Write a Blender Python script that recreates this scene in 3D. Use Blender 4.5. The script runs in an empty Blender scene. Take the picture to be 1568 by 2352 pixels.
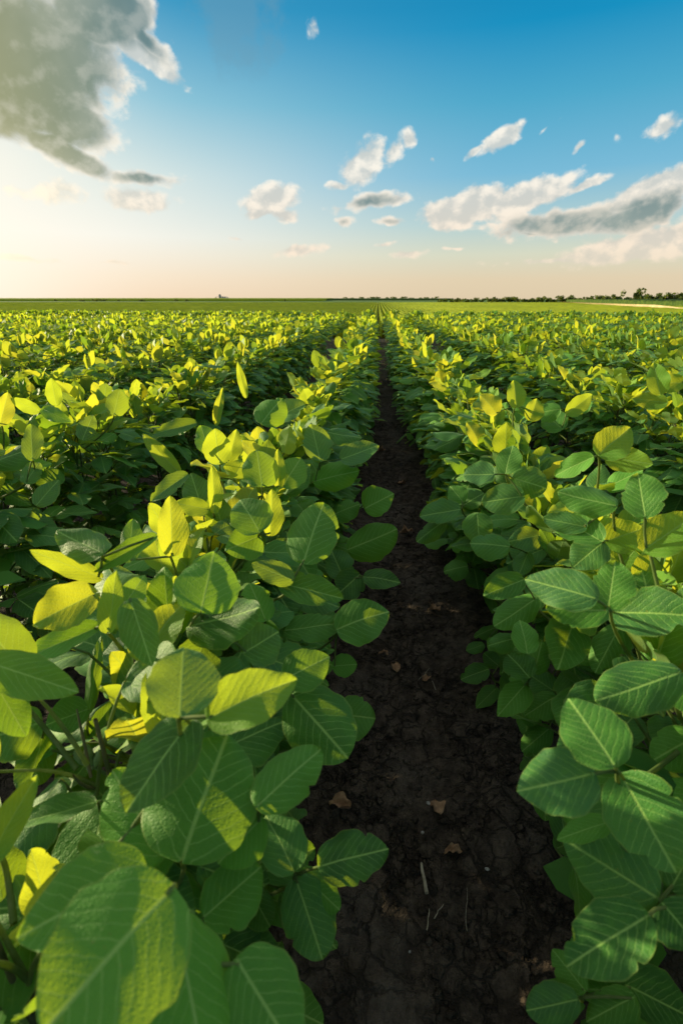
import bpy, math, random
import numpy as np
from mathutils import Vector, Matrix

rng = np.random.default_rng(7)
random.seed(7)
SC = bpy.context.scene
COL = SC.collection

# ------------------------------------------------------------------ camera model
CAM_H = 1.0
FPX = 1110.0                       # focal length for a 1568 x 2352 picture (17 mm lens)
PITCH = math.radians(23.64)
YAW = math.radians(3.97)
cf = np.array([-math.sin(YAW) * math.cos(PITCH), math.cos(YAW) * math.cos(PITCH), -math.sin(PITCH)])
cr = np.array([math.cos(YAW), math.sin(YAW), 0.0])
cu = np.cross(cr, cf)
CAM = np.array([0.0, 0.0, CAM_H])


def ray(px, py):
    return cf + cr * (px - 784) / FPX + cu * (1176 - py) / FPX


def proj(P):
    d = np.asarray(P, float) - CAM
    z = d @ cf
    zz = np.maximum(z, 1e-4)
    return 784 + FPX * (d @ cr) / zz, 1176 - FPX * (d @ cu) / zz, z


cam_data = bpy.data.cameras.new('camera')
cam = bpy.data.objects.new('camera', cam_data)
COL.objects.link(cam)
SC.camera = cam
cam.location = CAM
cam.rotation_euler = Matrix((cr, cu, -cf)).transposed().to_euler()
cam_data.sensor_fit = 'VERTICAL'
cam_data.sensor_height = 36.0
cam_data.lens = 36.0 * FPX / 2352
cam_data.clip_start = 0.02
cam_data.clip_end = 20000
cam_data.dof.use_dof = True
cam_data.dof.focus_distance = 1.3
cam_data.dof.aperture_fstop = 6.3

# ------------------------------------------------------------------ sun direction
SUN_AZ = math.radians(-66)
SUN_EL = math.radians(9.5)
SUN = np.array([math.sin(SUN_AZ) * math.cos(SUN_EL), math.cos(SUN_AZ) * math.cos(SUN_EL), math.sin(SUN_EL)])
sd = bpy.data.lights.new('sun', 'SUN')
sd.energy = 5.0
sd.angle = math.radians(0.6)
sd.color = (1.0, 0.85, 0.50)
so = bpy.data.objects.new('sun', sd)
COL.objects.link(so)
so.rotation_euler = Vector(SUN).to_track_quat('Z', 'Y').to_euler()

SC.view_settings.view_transform = 'Standard'
SC.view_settings.look = 'None'
SC.view_settings.exposure = 1.0
SC.view_settings.gamma = 1.0
SC.cycles.max_bounces = 6
SC.cycles.diffuse_bounces = 3
SC.cycles.glossy_bounces = 2
SC.cycles.transmission_bounces = 4
SC.cycles.use_denoising = True


# ------------------------------------------------------------------ node helpers
class NT:
    def __init__(self, tree):
        self.t = tree
        self.n = tree.nodes
        self.l = tree.links

    def new(self, typ, **kw):
        n = self.n.new(typ)
        for k, v in kw.items():
            setattr(n, k, v)
        return n

    def put(self, sock, val):
        if isinstance(val, bpy.types.NodeSocket):
            self.l.new(val, sock)
        elif val is not None:
            sock.default_value = val

    def math(self, op, a, b=None, c=None, clamp=False):
        n = self.new('ShaderNodeMath', operation=op, use_clamp=clamp)
        self.put(n.inputs[0], a)
        if b is not None:
            self.put(n.inputs[1], b)
        if c is not None:
            self.put(n.inputs[2], c)
        return n.outputs[0]

    def vmath(self, op, a, b=None, scale=None):
        n = self.new('ShaderNodeVectorMath', operation=op)
        self.put(n.inputs[0], a)
        if b is not None:
            self.put(n.inputs[1], b)
        if scale is not None:
            self.put(n.inputs[3], scale)
        return n.outputs['Value'] if op in ('LENGTH', 'DOT_PRODUCT', 'DISTANCE') else n.outputs[0]

    def mix(self, fac, a, b, blend='MIX'):
        n = self.new('ShaderNodeMix', data_type='RGBA', blend_type=blend)
        self.put(n.inputs[0], fac)
        self.put(n.inputs[6], a if isinstance(a, bpy.types.NodeSocket) or a is None else tuple(a) + (1,) * (4 - len(a)))
        self.put(n.inputs[7], b if isinstance(b, bpy.types.NodeSocket) or b is None else tuple(b) + (1,) * (4 - len(b)))
        return n.outputs[2]

    def smooth(self, x, a, b, lo=0.0, hi=1.0):
        n = self.new('ShaderNodeMapRange', interpolation_type='SMOOTHSTEP')
        self.put(n.inputs[0], x)
        for i, v in enumerate((a, b, lo, hi)):
            self.put(n.inputs[i + 1], v)
        return n.outputs[0]

    def noise(self, vec, scale, detail=2, rough=0.5, dist=0.0, color=False):
        n = self.new('ShaderNodeTexNoise')
        if vec is not None:
            self.put(n.inputs['Vector'], vec)
        self.put(n.inputs['Scale'], scale)
        n.inputs['Detail'].default_value = detail
        n.inputs['Roughness'].default_value = rough
        n.inputs['Distortion'].default_value = dist
        return n.outputs['Color' if color else 'Fac']

    def voronoi(self, vec, scale, feature='F1', out='Distance', rand=1.0):
        n = self.new('ShaderNodeTexVoronoi', feature=feature)
        if vec is not None:
            self.put(n.inputs['Vector'], vec)
        self.put(n.inputs['Scale'], scale)
        n.inputs['Randomness'].default_value = rand
        return n.outputs[out]

    def ramp(self, fac, stops):
        n = self.new('ShaderNodeValToRGB')
        self.put(n.inputs[0], fac)
        e = n.color_ramp.elements
        while len(e) < len(stops):
            e.new(0.5)
        for i, (p, c) in enumerate(stops):
            e[i].position = p
            e[i].color = tuple(c) + (1,)
        return n.outputs[0]

    def bump(self, h, strength, dist, normal=None):
        n = self.new('ShaderNodeBump')
        n.inputs['Strength'].default_value = strength
        n.inputs['Distance'].default_value = dist
        self.put(n.inputs['Height'], h)
        if normal is not None:
            self.put(n.inputs['Normal'], normal)
        return n.outputs[0]


def material(name):
    m = bpy.data.materials.new(name)
    m.use_nodes = True
    m.node_tree.nodes.clear()
    t = NT(m.node_tree)
    out = t.new('ShaderNodeOutputMaterial')
    return m, t, out


def s2l(r, g, b):
    f = lambda c: ((c / 255 + 0.055) / 1.055) ** 2.4 if c > 10 else c / 255 / 12.92
    return (f(r), f(g), f(b))


# ------------------------------------------------------------------ sky
def build_world():
    w = bpy.data.worlds.new('World')
    SC.world = w
    w.use_nodes = True
    w.node_tree.nodes.clear()
    t = NT(w.node_tree)
    out = t.new('ShaderNodeOutputWorld')
    bg = t.new('ShaderNodeBackground')
    tc = t.new('ShaderNodeTexCoord').outputs['Generated']
    sep = t.new('ShaderNodeSeparateXYZ')
    t.put(sep.inputs[0], tc)
    X, Y, Z = sep.outputs
    az = t.math('ARCTAN2', X, Y)
    el = t.math('ARCSINE', Z)
    comb = t.new('ShaderNodeCombineXYZ')
    t.put(comb.inputs[0], az)
    t.put(comb.inputs[1], el)
    P = comb.outputs[0]

    def azel(px, py):
        d = ray(px, py)
        d = d / np.linalg.norm(d)
        return math.atan2(d[0], d[1]), math.asin(d[2])

    # clear-sky colour by height: away from the sun, and towards it
    zr = t.math('MULTIPLY', Z, 2.0, clamp=True)      # 0..0.5
    away = t.ramp(zr, [(0.0, s2l(229, 209, 176)), (0.07, s2l(231, 213, 181)), (0.15, s2l(219, 222, 200)), (0.24, s2l(182, 212, 214)),
                       (0.38, s2l(122, 190, 220)), (0.56, s2l(76, 171, 207)), (0.72, s2l(6, 146, 196)), (1.0, s2l(0, 110, 165))])
    near = t.ramp(zr, [(0.0, s2l(253, 226, 196)), (0.08, s2l(254, 236, 212)), (0.2, s2l(252, 250, 240)),
                       (0.38, s2l(222, 236, 232)), (0.56, s2l(150, 204, 222)), (0.76, s2l(60, 158, 200)), (1.0, s2l(10, 120, 175))])
    dot = t.vmath('DOT_PRODUCT', tc, tuple(SUN))
    ang = t.math('ARCCOSINE', t.math('MINIMUM', dot, 1.0))
    f_near = t.smooth(ang, math.radians(78), math.radians(34))
    base = t.mix(f_near, away, near)
    glow = t.math('POWER', t.smooth(ang, math.radians(50), math.radians(22)), 1.5)
    base = t.mix(glow, base, (1.08, 1.02, 0.88))
    # Nishita sky takes its share
    sky = t.new('ShaderNodeTexSky', sky_type='NISHITA')
    sky.sun_disc = False
    sky.sun_elevation = SUN_EL
    sky.sun_rotation = SUN_AZ
    sky.dust_density = 1.5
    nish = t.mix(1.0, sky.outputs[0], (0.1, 0.1, 0.1), 'MULTIPLY')
    base = t.mix(0.07, base, nish)

    # ---- clouds: soft ellipses broken up by noise, in azimuth/elevation
    # (x, y, half-width, half-height, tilt, weight, grey 0/1)
    E = [(-10, 120, 330, 230, 0, 2.6, 1), (235, 30, 150, 105, 10, 2.2, 1), (325, 85, 105, 40, -30, 1.05, 1), (330, 128, 120, 34, -24, 1.3, 0), (135, 265, 150, 100, -15, 2.0, 1),
         (150, 350, 150, 44, -22, 1.7, 1), (325, 408, 125, 24, 2, 1.15, 1), (-60, 230, 220, 90, -20, 1.8, 1),
         (318, 460, 100, 42, 0, 1.1, 0), (110, 440, 95, 36, 0, .6, 0), (716, 66, 16, 26, -20, .3, 0), (385, 62, 10, 40, 25, .35, 1),
         (622, 458, 78, 48, 15, 1.3, 0), (655, 492, 56, 24, -10, .9, 0), (590, 490, 45, 20, 10, .8, 0), (835, 374, 68, 62, 40, 1.4, 0), (905, 350, 50, 30, 50, .7, 0), (936, 322, 24, 30, 30, .8, 0), (780, 426, 40, 14, 0, .75, 0),
         (848, 465, 128, 24, 8, 1.0, 1), (790, 508, 30, 18, 0, .8, 1), (896, 508, 46, 13, 0, .7, 1),
         (1150, 316, 72, 34, 22, 1.3, 0), (1090, 345, 32, 12, 40, .8, 0), (1255, 298, 30, 9, 35, .5, 0), (1331, 337, 20, 11, 40, .6, 0), (1415, 316, 12, 16, 70, .3, 0), (1522, 292, 62, 40, 22, 1.1, 0), (995, 360, 14, 9, 0, .6, 0),
         (1062, 482, 125, 58, 10, 1.8, 0), (1210, 456, 140, 46, 18, 1.4, 0), (1340, 424, 75, 14, 14, .85, 0), (1290, 510, 220, 46, 6, 1.35, 1), (1470, 492, 170, 56, 16, 1.5, 1), (1500, 438, 170, 50, 18, 1.7, 0),
         (1450, 566, 215, 42, 10, 1.5, 0), (1560, 545, 120, 48, 16, 1.3, 0), (1215, 542, 90, 13, 0, .75, 1), (1060, 520, 110, 16, 0, .6, 0),
         (682, 577, 70, 17, 6, .85, 0), (545, 545, 36, 8, 0, .6, 0), (938, 587, 50, 14, 0, .8, 0), (880, 562, 30, 8, 8, .6, 0), (1045, 570, 32, 6, 0, .6, 0), (1300, 602, 260, 9, 0, .55, 0), (60, 596, 110, 9, -3, .5, 1), (260, 606, 60, 5, 0, .4, 1),
         (1700, 470, 220, 60, 10, 1.1, 1), (2100, 380, 300, 60, 8, 1.0, 0), (-420, 300, 240, 90, 0, 1.2, 1)]

    def ellipses():
        """largest ellipse value at (az, el); each step leans on the one before it"""
        dens, grey = None, -9.0
        warp = t.vmath('SUBTRACT', t.noise(P, 14.0, 3, 0.6, color=True), (0.5, 0.5, 0.5))
        ws = t.new('ShaderNodeSeparateXYZ')
        t.put(ws.inputs[0], t.vmath('ADD', P, t.vmath('SCALE', warp, scale=0.022)))
        wa, we = ws.outputs[0], ws.outputs[1]
        for (x, y, rx, ry, a, wt, gr) in E:
            a0, e0 = azel(x, y)
            a1, _ = azel(x + rx, y)
            _, e1 = azel(x, y - ry)
            ra, re = abs(a1 - a0), abs(e1 - e0)
            c, s_ = math.cos(math.radians(a)), math.sin(math.radians(a))
            A, B, C_ = c / ra, s_ / ra, -(c * a0 + s_ * e0) / ra
            D_, E_, F_ = -s_ / re, c / re, (s_ * a0 - c * e0) / re
            t0 = C_ if dens is None else t.math('MULTIPLY_ADD', dens, 1e-7, C_)
            u = t.math('MULTIPLY_ADD', we, B, t.math('MULTIPLY_ADD', wa, A, t0))
            v0 = F_ if dens is None else t.math('ADD', t0, F_ - C_)
            v = t.math('MULTIPLY_ADD', we, E_, t.math('MULTIPLY_ADD', wa, D_, v0))
            r = t.math('SQRT', t.math('MULTIPLY_ADD', u, u, t.math('MULTIPLY', v, v)))
            f = t.math('MULTIPLY_ADD', r, -wt, wt)
            dens = f if dens is None else t.math('MAXIMUM', dens, f)
            if gr:
                grey = t.math('MAXIMUM', f, grey)
        return dens, grey

    def puffs(vec, n_oct=7):
        big = t.noise(vec, 10.0, 2, 0.5)
        n1 = t.new('ShaderNodeMapping')
        t.put(n1.inputs[0], vec)
        n1.inputs[2].default_value = (0, 0, math.radians(-16))
        n1.inputs[3].default_value = (1.0, 1.3, 1)
        n2 = t.noise(n1.outputs[0], 26.0, n_oct, 0.58, 0.25)
        vd = t.vmath('ADD', vec, t.vmath('SCALE', t.vmath('SUBTRACT', t.noise(vec, 40.0, 2, 0.5, color=True), (0.5, 0.5, 0.5)), scale=0.02))
        bil = t.math('MULTIPLY', t.math('SUBTRACT', 0.42, t.voronoi(t.vmath('MULTIPLY', vd, (1.0, 1.25, 1.0)), 48.0, 'SMOOTH_F1')), 0.42)
        return t.math('ADD', t.math('MULTIPLY_ADD', t.math('SUBTRACT', n2, 0.5), 1.5, bil), t.math('MULTIPLY', t.math('SUBTRACT', big, 0.5), 0.9))

    N0 = puffs(P)
    N1 = puffs(t.vmath('ADD', P, (-0.010, 0.014, 0)), 4)
    dens, G0 = ellipses()
    D0 = t.math('MULTIPLY', t.math('ADD', dens, N0), t.smooth(dens, -0.35, 0.05))
    alpha = t.smooth(D0, 0.05, 0.55)
    lit = t.smooth(t.math('SUBTRACT', t.math('SUBTRACT', N0, N1), t.math('MULTIPLY', dens, 0.22)), -0.42, 0.22)
    greyf = t.math('MULTIPLY', t.smooth(G0, -0.05, 0.8), t.smooth(D0, 0.2, 0.9))
    warmth = t.smooth(el, 0.22, 0.04)
    white = t.mix(warmth, (0.98, 0.93, 0.82), (1.0, 0.82, 0.64))
    shade = t.mix(warmth, (0.46, 0.53, 0.54), (0.64, 0.60, 0.52))
    ccol = t.mix(t.math('MULTIPLY_ADD', lit, 0.72, 0.28), shade, white)
    gcol = t.mix(t.smooth(ang, math.radians(47), math.radians(30)), (0.14, 0.235, 0.25), (0.25, 0.275, 0.13))
    gcol = t.mix(t.math('MULTIPLY', warmth, 0.85), gcol, (0.37, 0.42, 0.37))
    gl = t.mix(t.math('MULTIPLY', lit, t.smooth(el, 0.10, 0.30, 0.42, 0.2)), gcol, white)
    gn = t.noise(P, 9.0, 3, 0.5)
    gl = t.mix(t.math('MULTIPLY', t.smooth(gn, 0.45, 0.7), 0.16), gl, (0.75, 0.74, 0.6))
    ccol = t.mix(greyf, ccol, gl)
    # glow of the sun leaks round the lower edge of the big cloud
    leak = t.math('MULTIPLY', glow, t.smooth(el, 0.26, 0.10, 0.12, 0.9))
    ccol = t.mix(leak, ccol, (1.3, 1.15, 0.8))
    # near the horizon clouds melt into the warm air
    alpha = t.math('MULTIPLY', alpha, t.smooth(el, 0.015, 0.11, 0.5, 0.95))
    # one thin grey veil high up, left of the middle
    va, ve = azel(548, 10)
    vm_ = t.new('ShaderNodeMapping', vector_type='TEXTURE')
    t.put(vm_.inputs[0], P)
    vm_.inputs[1].default_value = (va, ve, 0)
    vm_.inputs[2].default_value = (0, 0, math.radians(-18))
    vm_.inputs[3].default_value = (0.085, 0.095, 1)
    vv = t.smooth(t.math('ADD', t.vmath('LENGTH', vm_.outputs[0]), t.math('MULTIPLY', t.math('SUBTRACT', t.noise(P, 22.0, 5, 0.6), 0.5), 1.7)), 1.0, 0.35)
    base = t.mix(t.math('MULTIPLY', vv, 0.42), base, (0.16, 0.33, 0.44))
    col = t.mix(alpha, base, ccol)
    # whitish brightness added overhead, above the frame, as fill light for the leaves
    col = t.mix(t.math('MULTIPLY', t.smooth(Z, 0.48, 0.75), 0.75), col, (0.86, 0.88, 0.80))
    # below the horizon: dim ground bounce
    col = t.mix(t.smooth(Z, 0.0, -0.02), col, (0.08, 0.10, 0.03))
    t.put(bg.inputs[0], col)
    bg.inputs[1].default_value = 0.5     # 2 ** -1, the exposure of the picture
    t.put(out.inputs[0], bg.outputs[0])
    w.cycles.sampling_method = 'MANUAL'
    w.cycles.sample_map_resolution = 512


build_world()


# ------------------------------------------------------------------ materials
def leaf_material(name, dark=(0.012, 0.080, 0.015), light=(0.084, 0.272, 0.024), trans=(0.34, 0.54, 0.02), fine=True, fac=0.34, rough=0.55):
    m, t, out = material(name)
    uv = t.new('ShaderNodeUVMap').outputs[0]
    sep = t.new('ShaderNodeSeparateXYZ')
    t.put(sep.inputs[0], uv)
    U, V = sep.outputs[0], sep.outputs[1]
    at = t.new('ShaderNodeAttribute', attribute_name='tone').outputs['Fac']
    oi = t.new('ShaderNodeObjectInfo').outputs['Random']
    rnd = t.math('FRACT', t.math('ADD', at, oi))
    rnd2 = t.math('FRACT', t.math('MULTIPLY', rnd, 7.31))
    x = t.math('ABSOLUTE', t.math('SUBTRACT', U, 0.5))
    col = t.mix(rnd, dark, light)
    col = t.mix(t.math('MULTIPLY', t.smooth(rnd2, 0.55, 1.0), 0.7), col, (0.030, 0.135, 0.050))
    tr = t.mix(rnd2, trans, (trans[0] * 1.35, trans[1] * 1.05, trans[2]))
    normal = None
    if fine:
        off = t.new('ShaderNodeCombineXYZ')
        t.put(off.inputs[0], t.math('MULTIPLY', rnd, 37.0))
        vec = t.vmath('ADD', uv, off.outputs[0])
        wob = t.math('MULTIPLY', t.math('SUBTRACT', t.noise(vec, 5, 3), 0.5), 0.10)
        s = t.math('SUBTRACT', t.math('SUBTRACT', V, t.math('MULTIPLY', x, 0.62)), t.math('MULTIPLY', t.math('MULTIPLY', x, x), 0.45))
        s = t.math('MULTIPLY', t.math('ADD', s, wob), 8.6)
        side = t.math('FRACT', t.math('ADD', s, t.math('MULTIPLY', t.math('GREATER_THAN', U, 0.5), 0.35)))
        tri = t.math('MULTIPLY', t.math('ABSOLUTE', t.math('SUBTRACT', side, 0.5)), 2.0)
        vein = t.math('MULTIPLY', t.smooth(tri, 0.87, 0.99), t.smooth(x, 0.48, 0.30))
        mid = t.smooth(x, 0.026, 0.008)
        vm = t.math('MAXIMUM', mid, t.math('MULTIPLY', vein, 0.80))
        cell = t.voronoi(t.vmath('MULTIPLY', vec, (1.0, 1.4, 1)), 26.0, 'DISTANCE_TO_EDGE')
        net = t.smooth(cell, 0.06, 0.0)
        blot = t.noise(vec, 3.2, 4, 0.6)
        col = t.mix(t.math('MULTIPLY', t.smooth(blot, 0.4, 0.75), 0.45), col, light)
        col = t.mix(t.math('MULTIPLY', vm, 0.85), col, (0.26, 0.44, 0.10))
        col = t.mix(t.math('MULTIPLY', net, 0.26), col, (0.13, 0.28, 0.05))
        # yellowing spots and nibbled brown flecks, on some leaves only
        sp = t.noise(vec, 17.0, 3, 0.6)
        spots = t.math('MULTIPLY', t.smooth(sp, 0.66, 0.74), t.smooth(rnd2, 0.35, 0.8))
        col = t.mix(t.math('MULTIPLY', spots, 0.55), col, (0.30, 0.24, 0.04))
        dots = t.math('MULTIPLY', t.smooth(t.voronoi(vec, 13.0), 0.13, 0.07), t.math('MULTIPLY', t.smooth(rnd2, 0.5, 0.75), t.smooth(blot, 0.48, 0.56)))
        col = t.mix(t.math('MULTIPLY', dots, 0.8), col, (0.20, 0.11, 0.03))
        edge = t.new('ShaderNodeAttribute', attribute_name='rim').outputs['Fac']
        col = t.mix(t.math('MULTIPLY', t.smooth(edge, 0.93, 1.0), 0.5), col, (0.20, 0.26, 0.05))
        puff = t.math('SUBTRACT', 1.0, t.math('POWER', tri, 2.2))
        h = t.math('ADD', t.math('MULTIPLY', puff, 0.34), t.math('MULTIPLY', t.smooth(cell, 0.0, 0.35), 0.42))
        h = t.math('ADD', h, t.math('MULTIPLY', t.noise(vec, 9.0, 3, 0.5), 0.5))
        h = t.math('SUBTRACT', h, t.math('MULTIPLY', mid, 0.5))
        normal = t.bump(h, 0.5, 0.0011)
        tr = t.mix(t.math('MULTIPLY', vm, 0.5), tr, (0.46, 0.56, 0.07))
    geo = t.new('ShaderNodeNewGeometry')
    back = t.mix(0.55, col, (0.11, 0.19, 0.07))
    col2 = t.mix(geo.outputs['Backfacing'], col, back)
    b = t.new('ShaderNodeBsdfPrincipled')
    t.put(b.inputs['Base Color'], col2)
    b.inputs['Roughness'].default_value = rough
    b.inputs['Specular IOR Level'].default_value = 0.24
    if 'Sheen Weight' in b.inputs:
        b.inputs['Sheen Weight'].default_value = 0.08
    tl = t.new('ShaderNodeBsdfTranslucent')
    t.put(tl.inputs[0], tr)
    if normal is not None:
        t.put(b.inputs['Normal'], normal)
        t.put(tl.inputs['Normal'], normal)
    mx = t.new('ShaderNodeMixShader')
    mx.inputs[0].default_value = fac
    t.put(mx.inputs[1], b.outputs[0])
    t.put(mx.inputs[2], tl.outputs[0])
    t.put(out.inputs[0], mx.outputs[0])
    return m


def simple_material(name, c1, c2, scale=20, rough=0.7, bump=0.0, dist=0.002, trans=None, spec=0.3, tfac=0.35):
    m, t, out = material(name)
    tc = t.new('ShaderNodeTexCoord').outputs['Object']
    n = t.noise(tc, scale, 5, 0.6)
    col = t.mix(t.smooth(n, 0.35, 0.65), c1, c2)
    b = t.new('ShaderNodeBsdfPrincipled')
    t.put(b.inputs['Base Color'], col)
    b.inputs['Roughness'].default_value = rough
    b.inputs['Specular IOR Level'].default_value = spec
    if bump:
        t.put(b.inputs['Normal'], t.bump(t.noise(tc, scale * 3, 4, 0.6), bump, dist))
    sh = b.outputs[0]
    if trans:
        tl = t.new('ShaderNodeBsdfTranslucent')
        tl.inputs[0].default_value = tuple(trans) + (1,)
        mx = t.new('ShaderNodeMixShader')
        mx.inputs[0].default_value = tfac
        t.put(mx.inputs[1], sh)
        t.put(mx.inputs[2], tl.outputs[0])
        sh = mx.outputs[0]
    t.put(out.inputs[0], sh)
    return m


M_LEAF = leaf_material('soy_leaf')
M_LEAF_FAR = leaf_material('soy_leaf_far', fine=False, fac=0.36)
M_LEAF_YOUNG_LIT = leaf_material('soy_leaf_young_lit', dark=(0.06, 0.22, 0.018), light=(0.17, 0.34, 0.028), trans=(0.54, 0.65, 0.03), fac=0.46)  # young-leaf pigment plus sunlit yellow put into the colour
M_YOUNG_LIT_FAR = leaf_material('soy_leaf_young_lit_far', dark=(0.08, 0.23, 0.018), light=(0.18, 0.33, 0.03), trans=(0.50, 0.64, 0.03), fac=0.5, fine=False)  # distant version, sunlit yellow painted in as well
M_STEM = simple_material('soy_stem', (0.075, 0.13, 0.03), (0.14, 0.19, 0.06), 60, 0.75, 0.4, 0.001, trans=(0.35, 0.42, 0.06))
M_WOODY = simple_material('soy_woody_stem', (0.07, 0.085, 0.03), (0.12, 0.10, 0.045), 50, 0.8, 0.5, 0.001)
M_BUD = simple_material('soy_bud', (0.12, 0.20, 0.07), (0.20, 0.27, 0.10), 60, 0.8)
M_DRY = simple_material('dry_leaf', (0.19, 0.105, 0.06), (0.36, 0.22, 0.13), 45, 0.8, 0.7, 0.002)
M_STRAW = simple_material('straw', (0.22, 0.19, 0.14), (0.36, 0.31, 0.24), 80, 0.8, 0.4, 0.001)
M_PEBBLE = simple_material('pebble', (0.22, 0.21, 0.20), (0.42, 0.41, 0.40), 200, 0.8, 0.4, 0.001)
M_TREE = simple_material('tree_leaf', (0.03, 0.062, 0.012), (0.075, 0.115, 0.02), 0.6, 0.7, trans=(0.26, 0.30, 0.02))
M_BARK = simple_material('bark', (0.06, 0.045, 0.03), (0.11, 0.085, 0.06), 3, 0.9)
M_CONC = simple_material('concrete', (0.22, 0.21, 0.20), (0.32, 0.30, 0.28), 0.3, 0.9)
M_FIELD = simple_material('far_field', (0.30, 0.38, 0.014), (0.40, 0.47, 0.02), 0.05, 0.9, 0.8, 0.4, trans=(0.78, 0.82, 0.02), tfac=0.55)
M_MAIZE = simple_material('maize', (0.035, 0.085, 0.012), (0.10, 0.16, 0.02), 0.9, 0.9, 0.8, 0.4, trans=(0.25, 0.3, 0.02))
M_STUBBLE = simple_material('stubble', (0.33, 0.26, 0.15), (0.44, 0.35, 0.20), 0.3, 0.9)


def soil_material():
    m, t, out = material('soil')
    tc = t.new('ShaderNodeTexCoord').outputs['Object']
    warp = t.vmath('SCALE', t.vmath('SUBTRACT', t.noise(tc, 22, 4, 0.6, color=True), (0.5, 0.5, 0.5)), scale=0.055)
    pw = t.vmath('ADD', tc, warp)
    e1 = t.voronoi(pw, 12.0, 'DISTANCE_TO_EDGE')
    e2 = t.voronoi(t.vmath('ADD', pw, (3.1, 1.7, 0)), 24.0, 'DISTANCE_TO_EDGE')
    gate = t.smooth(t.noise(tc, 5.0, 2), 0.36, 0.56)
    crack1 = t.math('MULTIPLY', t.smooth(e1, 0.045, 0.004), gate)
    crack2 = t.math('MULTIPLY', t.smooth(e2, 0.06, 0.0), t.smooth(t.noise(tc, 9.0, 2), 0.42, 0.6))
    crack = t.math('MAXIMUM', crack1, t.math('MULTIPLY', crack2, 0.75))
    clod = t.voronoi(pw, 55.0, 'SMOOTH_F1')
    gr = t.noise(tc, 160.0, 5, 0.7)
    md = t.noise(tc, 28.0, 5, 0.65)
    lg = t.noise(tc, 3.5, 3, 0.5)
    col = t.mix(t.smooth(md, 0.35, 0.7), (0.040, 0.029, 0.022), (0.112, 0.083, 0.063))
    col = t.mix(t.math('MULTIPLY', t.smooth(lg, 0.45, 0.7), 0.6), col, (0.125, 0.102, 0.086))
    col = t.mix(t.math('MULTIPLY', t.smooth(gr, 0.6, 0.75), 0.35), col, (0.13, 0.105, 0.085))
    col = t.mix(t.math('MULTIPLY', crack, 0.5), col, (0.008, 0.006, 0.005))
    # farther off the ground under the crops is weedy green
    sep = t.new('ShaderNodeSeparateXYZ')
    t.put(sep.inputs[0], tc)
    fg = t.mix(t.noise(tc, 0.02, 4), (0.06, 0.13, 0.018), (0.11, 0.18, 0.025))
    col = t.mix(t.smooth(sep.outputs[1], 280, 330), col, fg)
    h = t.math('ADD', t.math('MULTIPLY', md, 0.9), t.math('MULTIPLY', gr, 0.22))
    h = t.math('ADD', h, t.math('MULTIPLY', t.math('SUBTRACT', 1.0, clod), 0.35))
    h = t.math('ADD', h, t.math('MULTIPLY', t.math('SUBTRACT', 1.0, t.voronoi(pw, 130.0, 'F1')), 0.22))
    h = t.math('SUBTRACT', h, t.math('MULTIPLY', crack, 0.7))
    b = t.new('ShaderNodeBsdfPrincipled')
    t.put(b.inputs['Base Color'], col)
    b.inputs['Roughness'].default_value = 0.88
    b.inputs['Specular IOR Level'].default_value = 0.2
    t.put(b.inputs['Normal'], t.bump(h, 1.0, 0.028))
    t.put(out.inputs[0], b.outputs[0])
    return m


M_SOIL = soil_material()


# ------------------------------------------------------------------ mesh helpers
def make_mesh(name, verts, faces, mats, uv=None, tone=None, rim=None, midx=None, smooth=True):
    """faces: (n,4) or (n,3) int array, or a list of such arrays."""
    if not isinstance(faces, list):
        faces = [faces]
    faces = [np.asarray(f, np.int32) for f in faces if len(f)]
    verts = np.asarray(verts, np.float32)
    me = bpy.data.meshes.new(name)
    me.vertices.add(len(verts))
    me.vertices.foreach_set('co', verts.ravel())
    loops = np.concatenate([f.ravel() for f in faces])
    sizes = np.concatenate([np.full(len(f), f.shape[1], np.int32) for f in faces])
    starts = np.concatenate([[0], np.cumsum(sizes)[:-1]]).astype(np.int32)
    me.loops.add(len(loops))
    me.loops.foreach_set('vertex_index', loops)
    me.polygons.add(len(sizes))
    me.polygons.foreach_set('loop_start', starts)
    me.polygons.foreach_set('loop_total', sizes)
    if smooth:
        me.polygons.foreach_set('use_smooth', np.ones(len(sizes), bool))
    for m in (mats if isinstance(mats, (list, tuple)) else [mats]):
        me.materials.append(m)
    if midx is not None:
        me.polygons.foreach_set('material_index', np.asarray(midx, np.int32))
    me.update(calc_edges=True)
    if uv is not None:
        l = me.uv_layers.new(name='UVMap')
        l.data.foreach_set('uv', np.asarray(uv, np.float32)[loops].ravel())
    for nm, arr in (('tone', tone), ('rim', rim)):
        if arr is not None:
            a = me.attributes.new(nm, 'FLOAT', 'POINT')
            a.data.foreach_set('value', np.asarray(arr, np.float32))
    return me


def link(name, me, parent=None, matrix=None, **props):
    o = bpy.data.objects.new(name, me)
    COL.objects.link(o)
    if parent is not None:
        o.parent = parent
    if matrix is not None:
        o.matrix_local = matrix
    for k, v in props.items():
        o[k] = v
    return o


def tube(pts, radii, n=6):
    """verts and quads of a tapered tube through pts."""
    pts = np.asarray(pts, float)
    V = []
    for i, p in enumerate(pts):
        a = pts[max(i - 1, 0)]
        b = pts[min(i + 1, len(pts) - 1)]
        d = b - a
        d /= max(np.linalg.norm(d), 1e-9)
        s = np.cross(d, [0.13, 0.91, 0.39])
        s /= max(np.linalg.norm(s), 1e-9)
        q = np.cross(d, s)
        for k in range(n):
            an = 2 * math.pi * k / n
            V.append(p + radii[i] * (math.cos(an) * s + math.sin(an) * q))
    F = []
    for i in range(len(pts) - 1):
        for k in range(n):
            F.append((i * n + k, i * n + (k + 1) % n, (i + 1) * n + (k + 1) % n, (i + 1) * n + k))
    return np.array(V), np.array(F, int)


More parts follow.
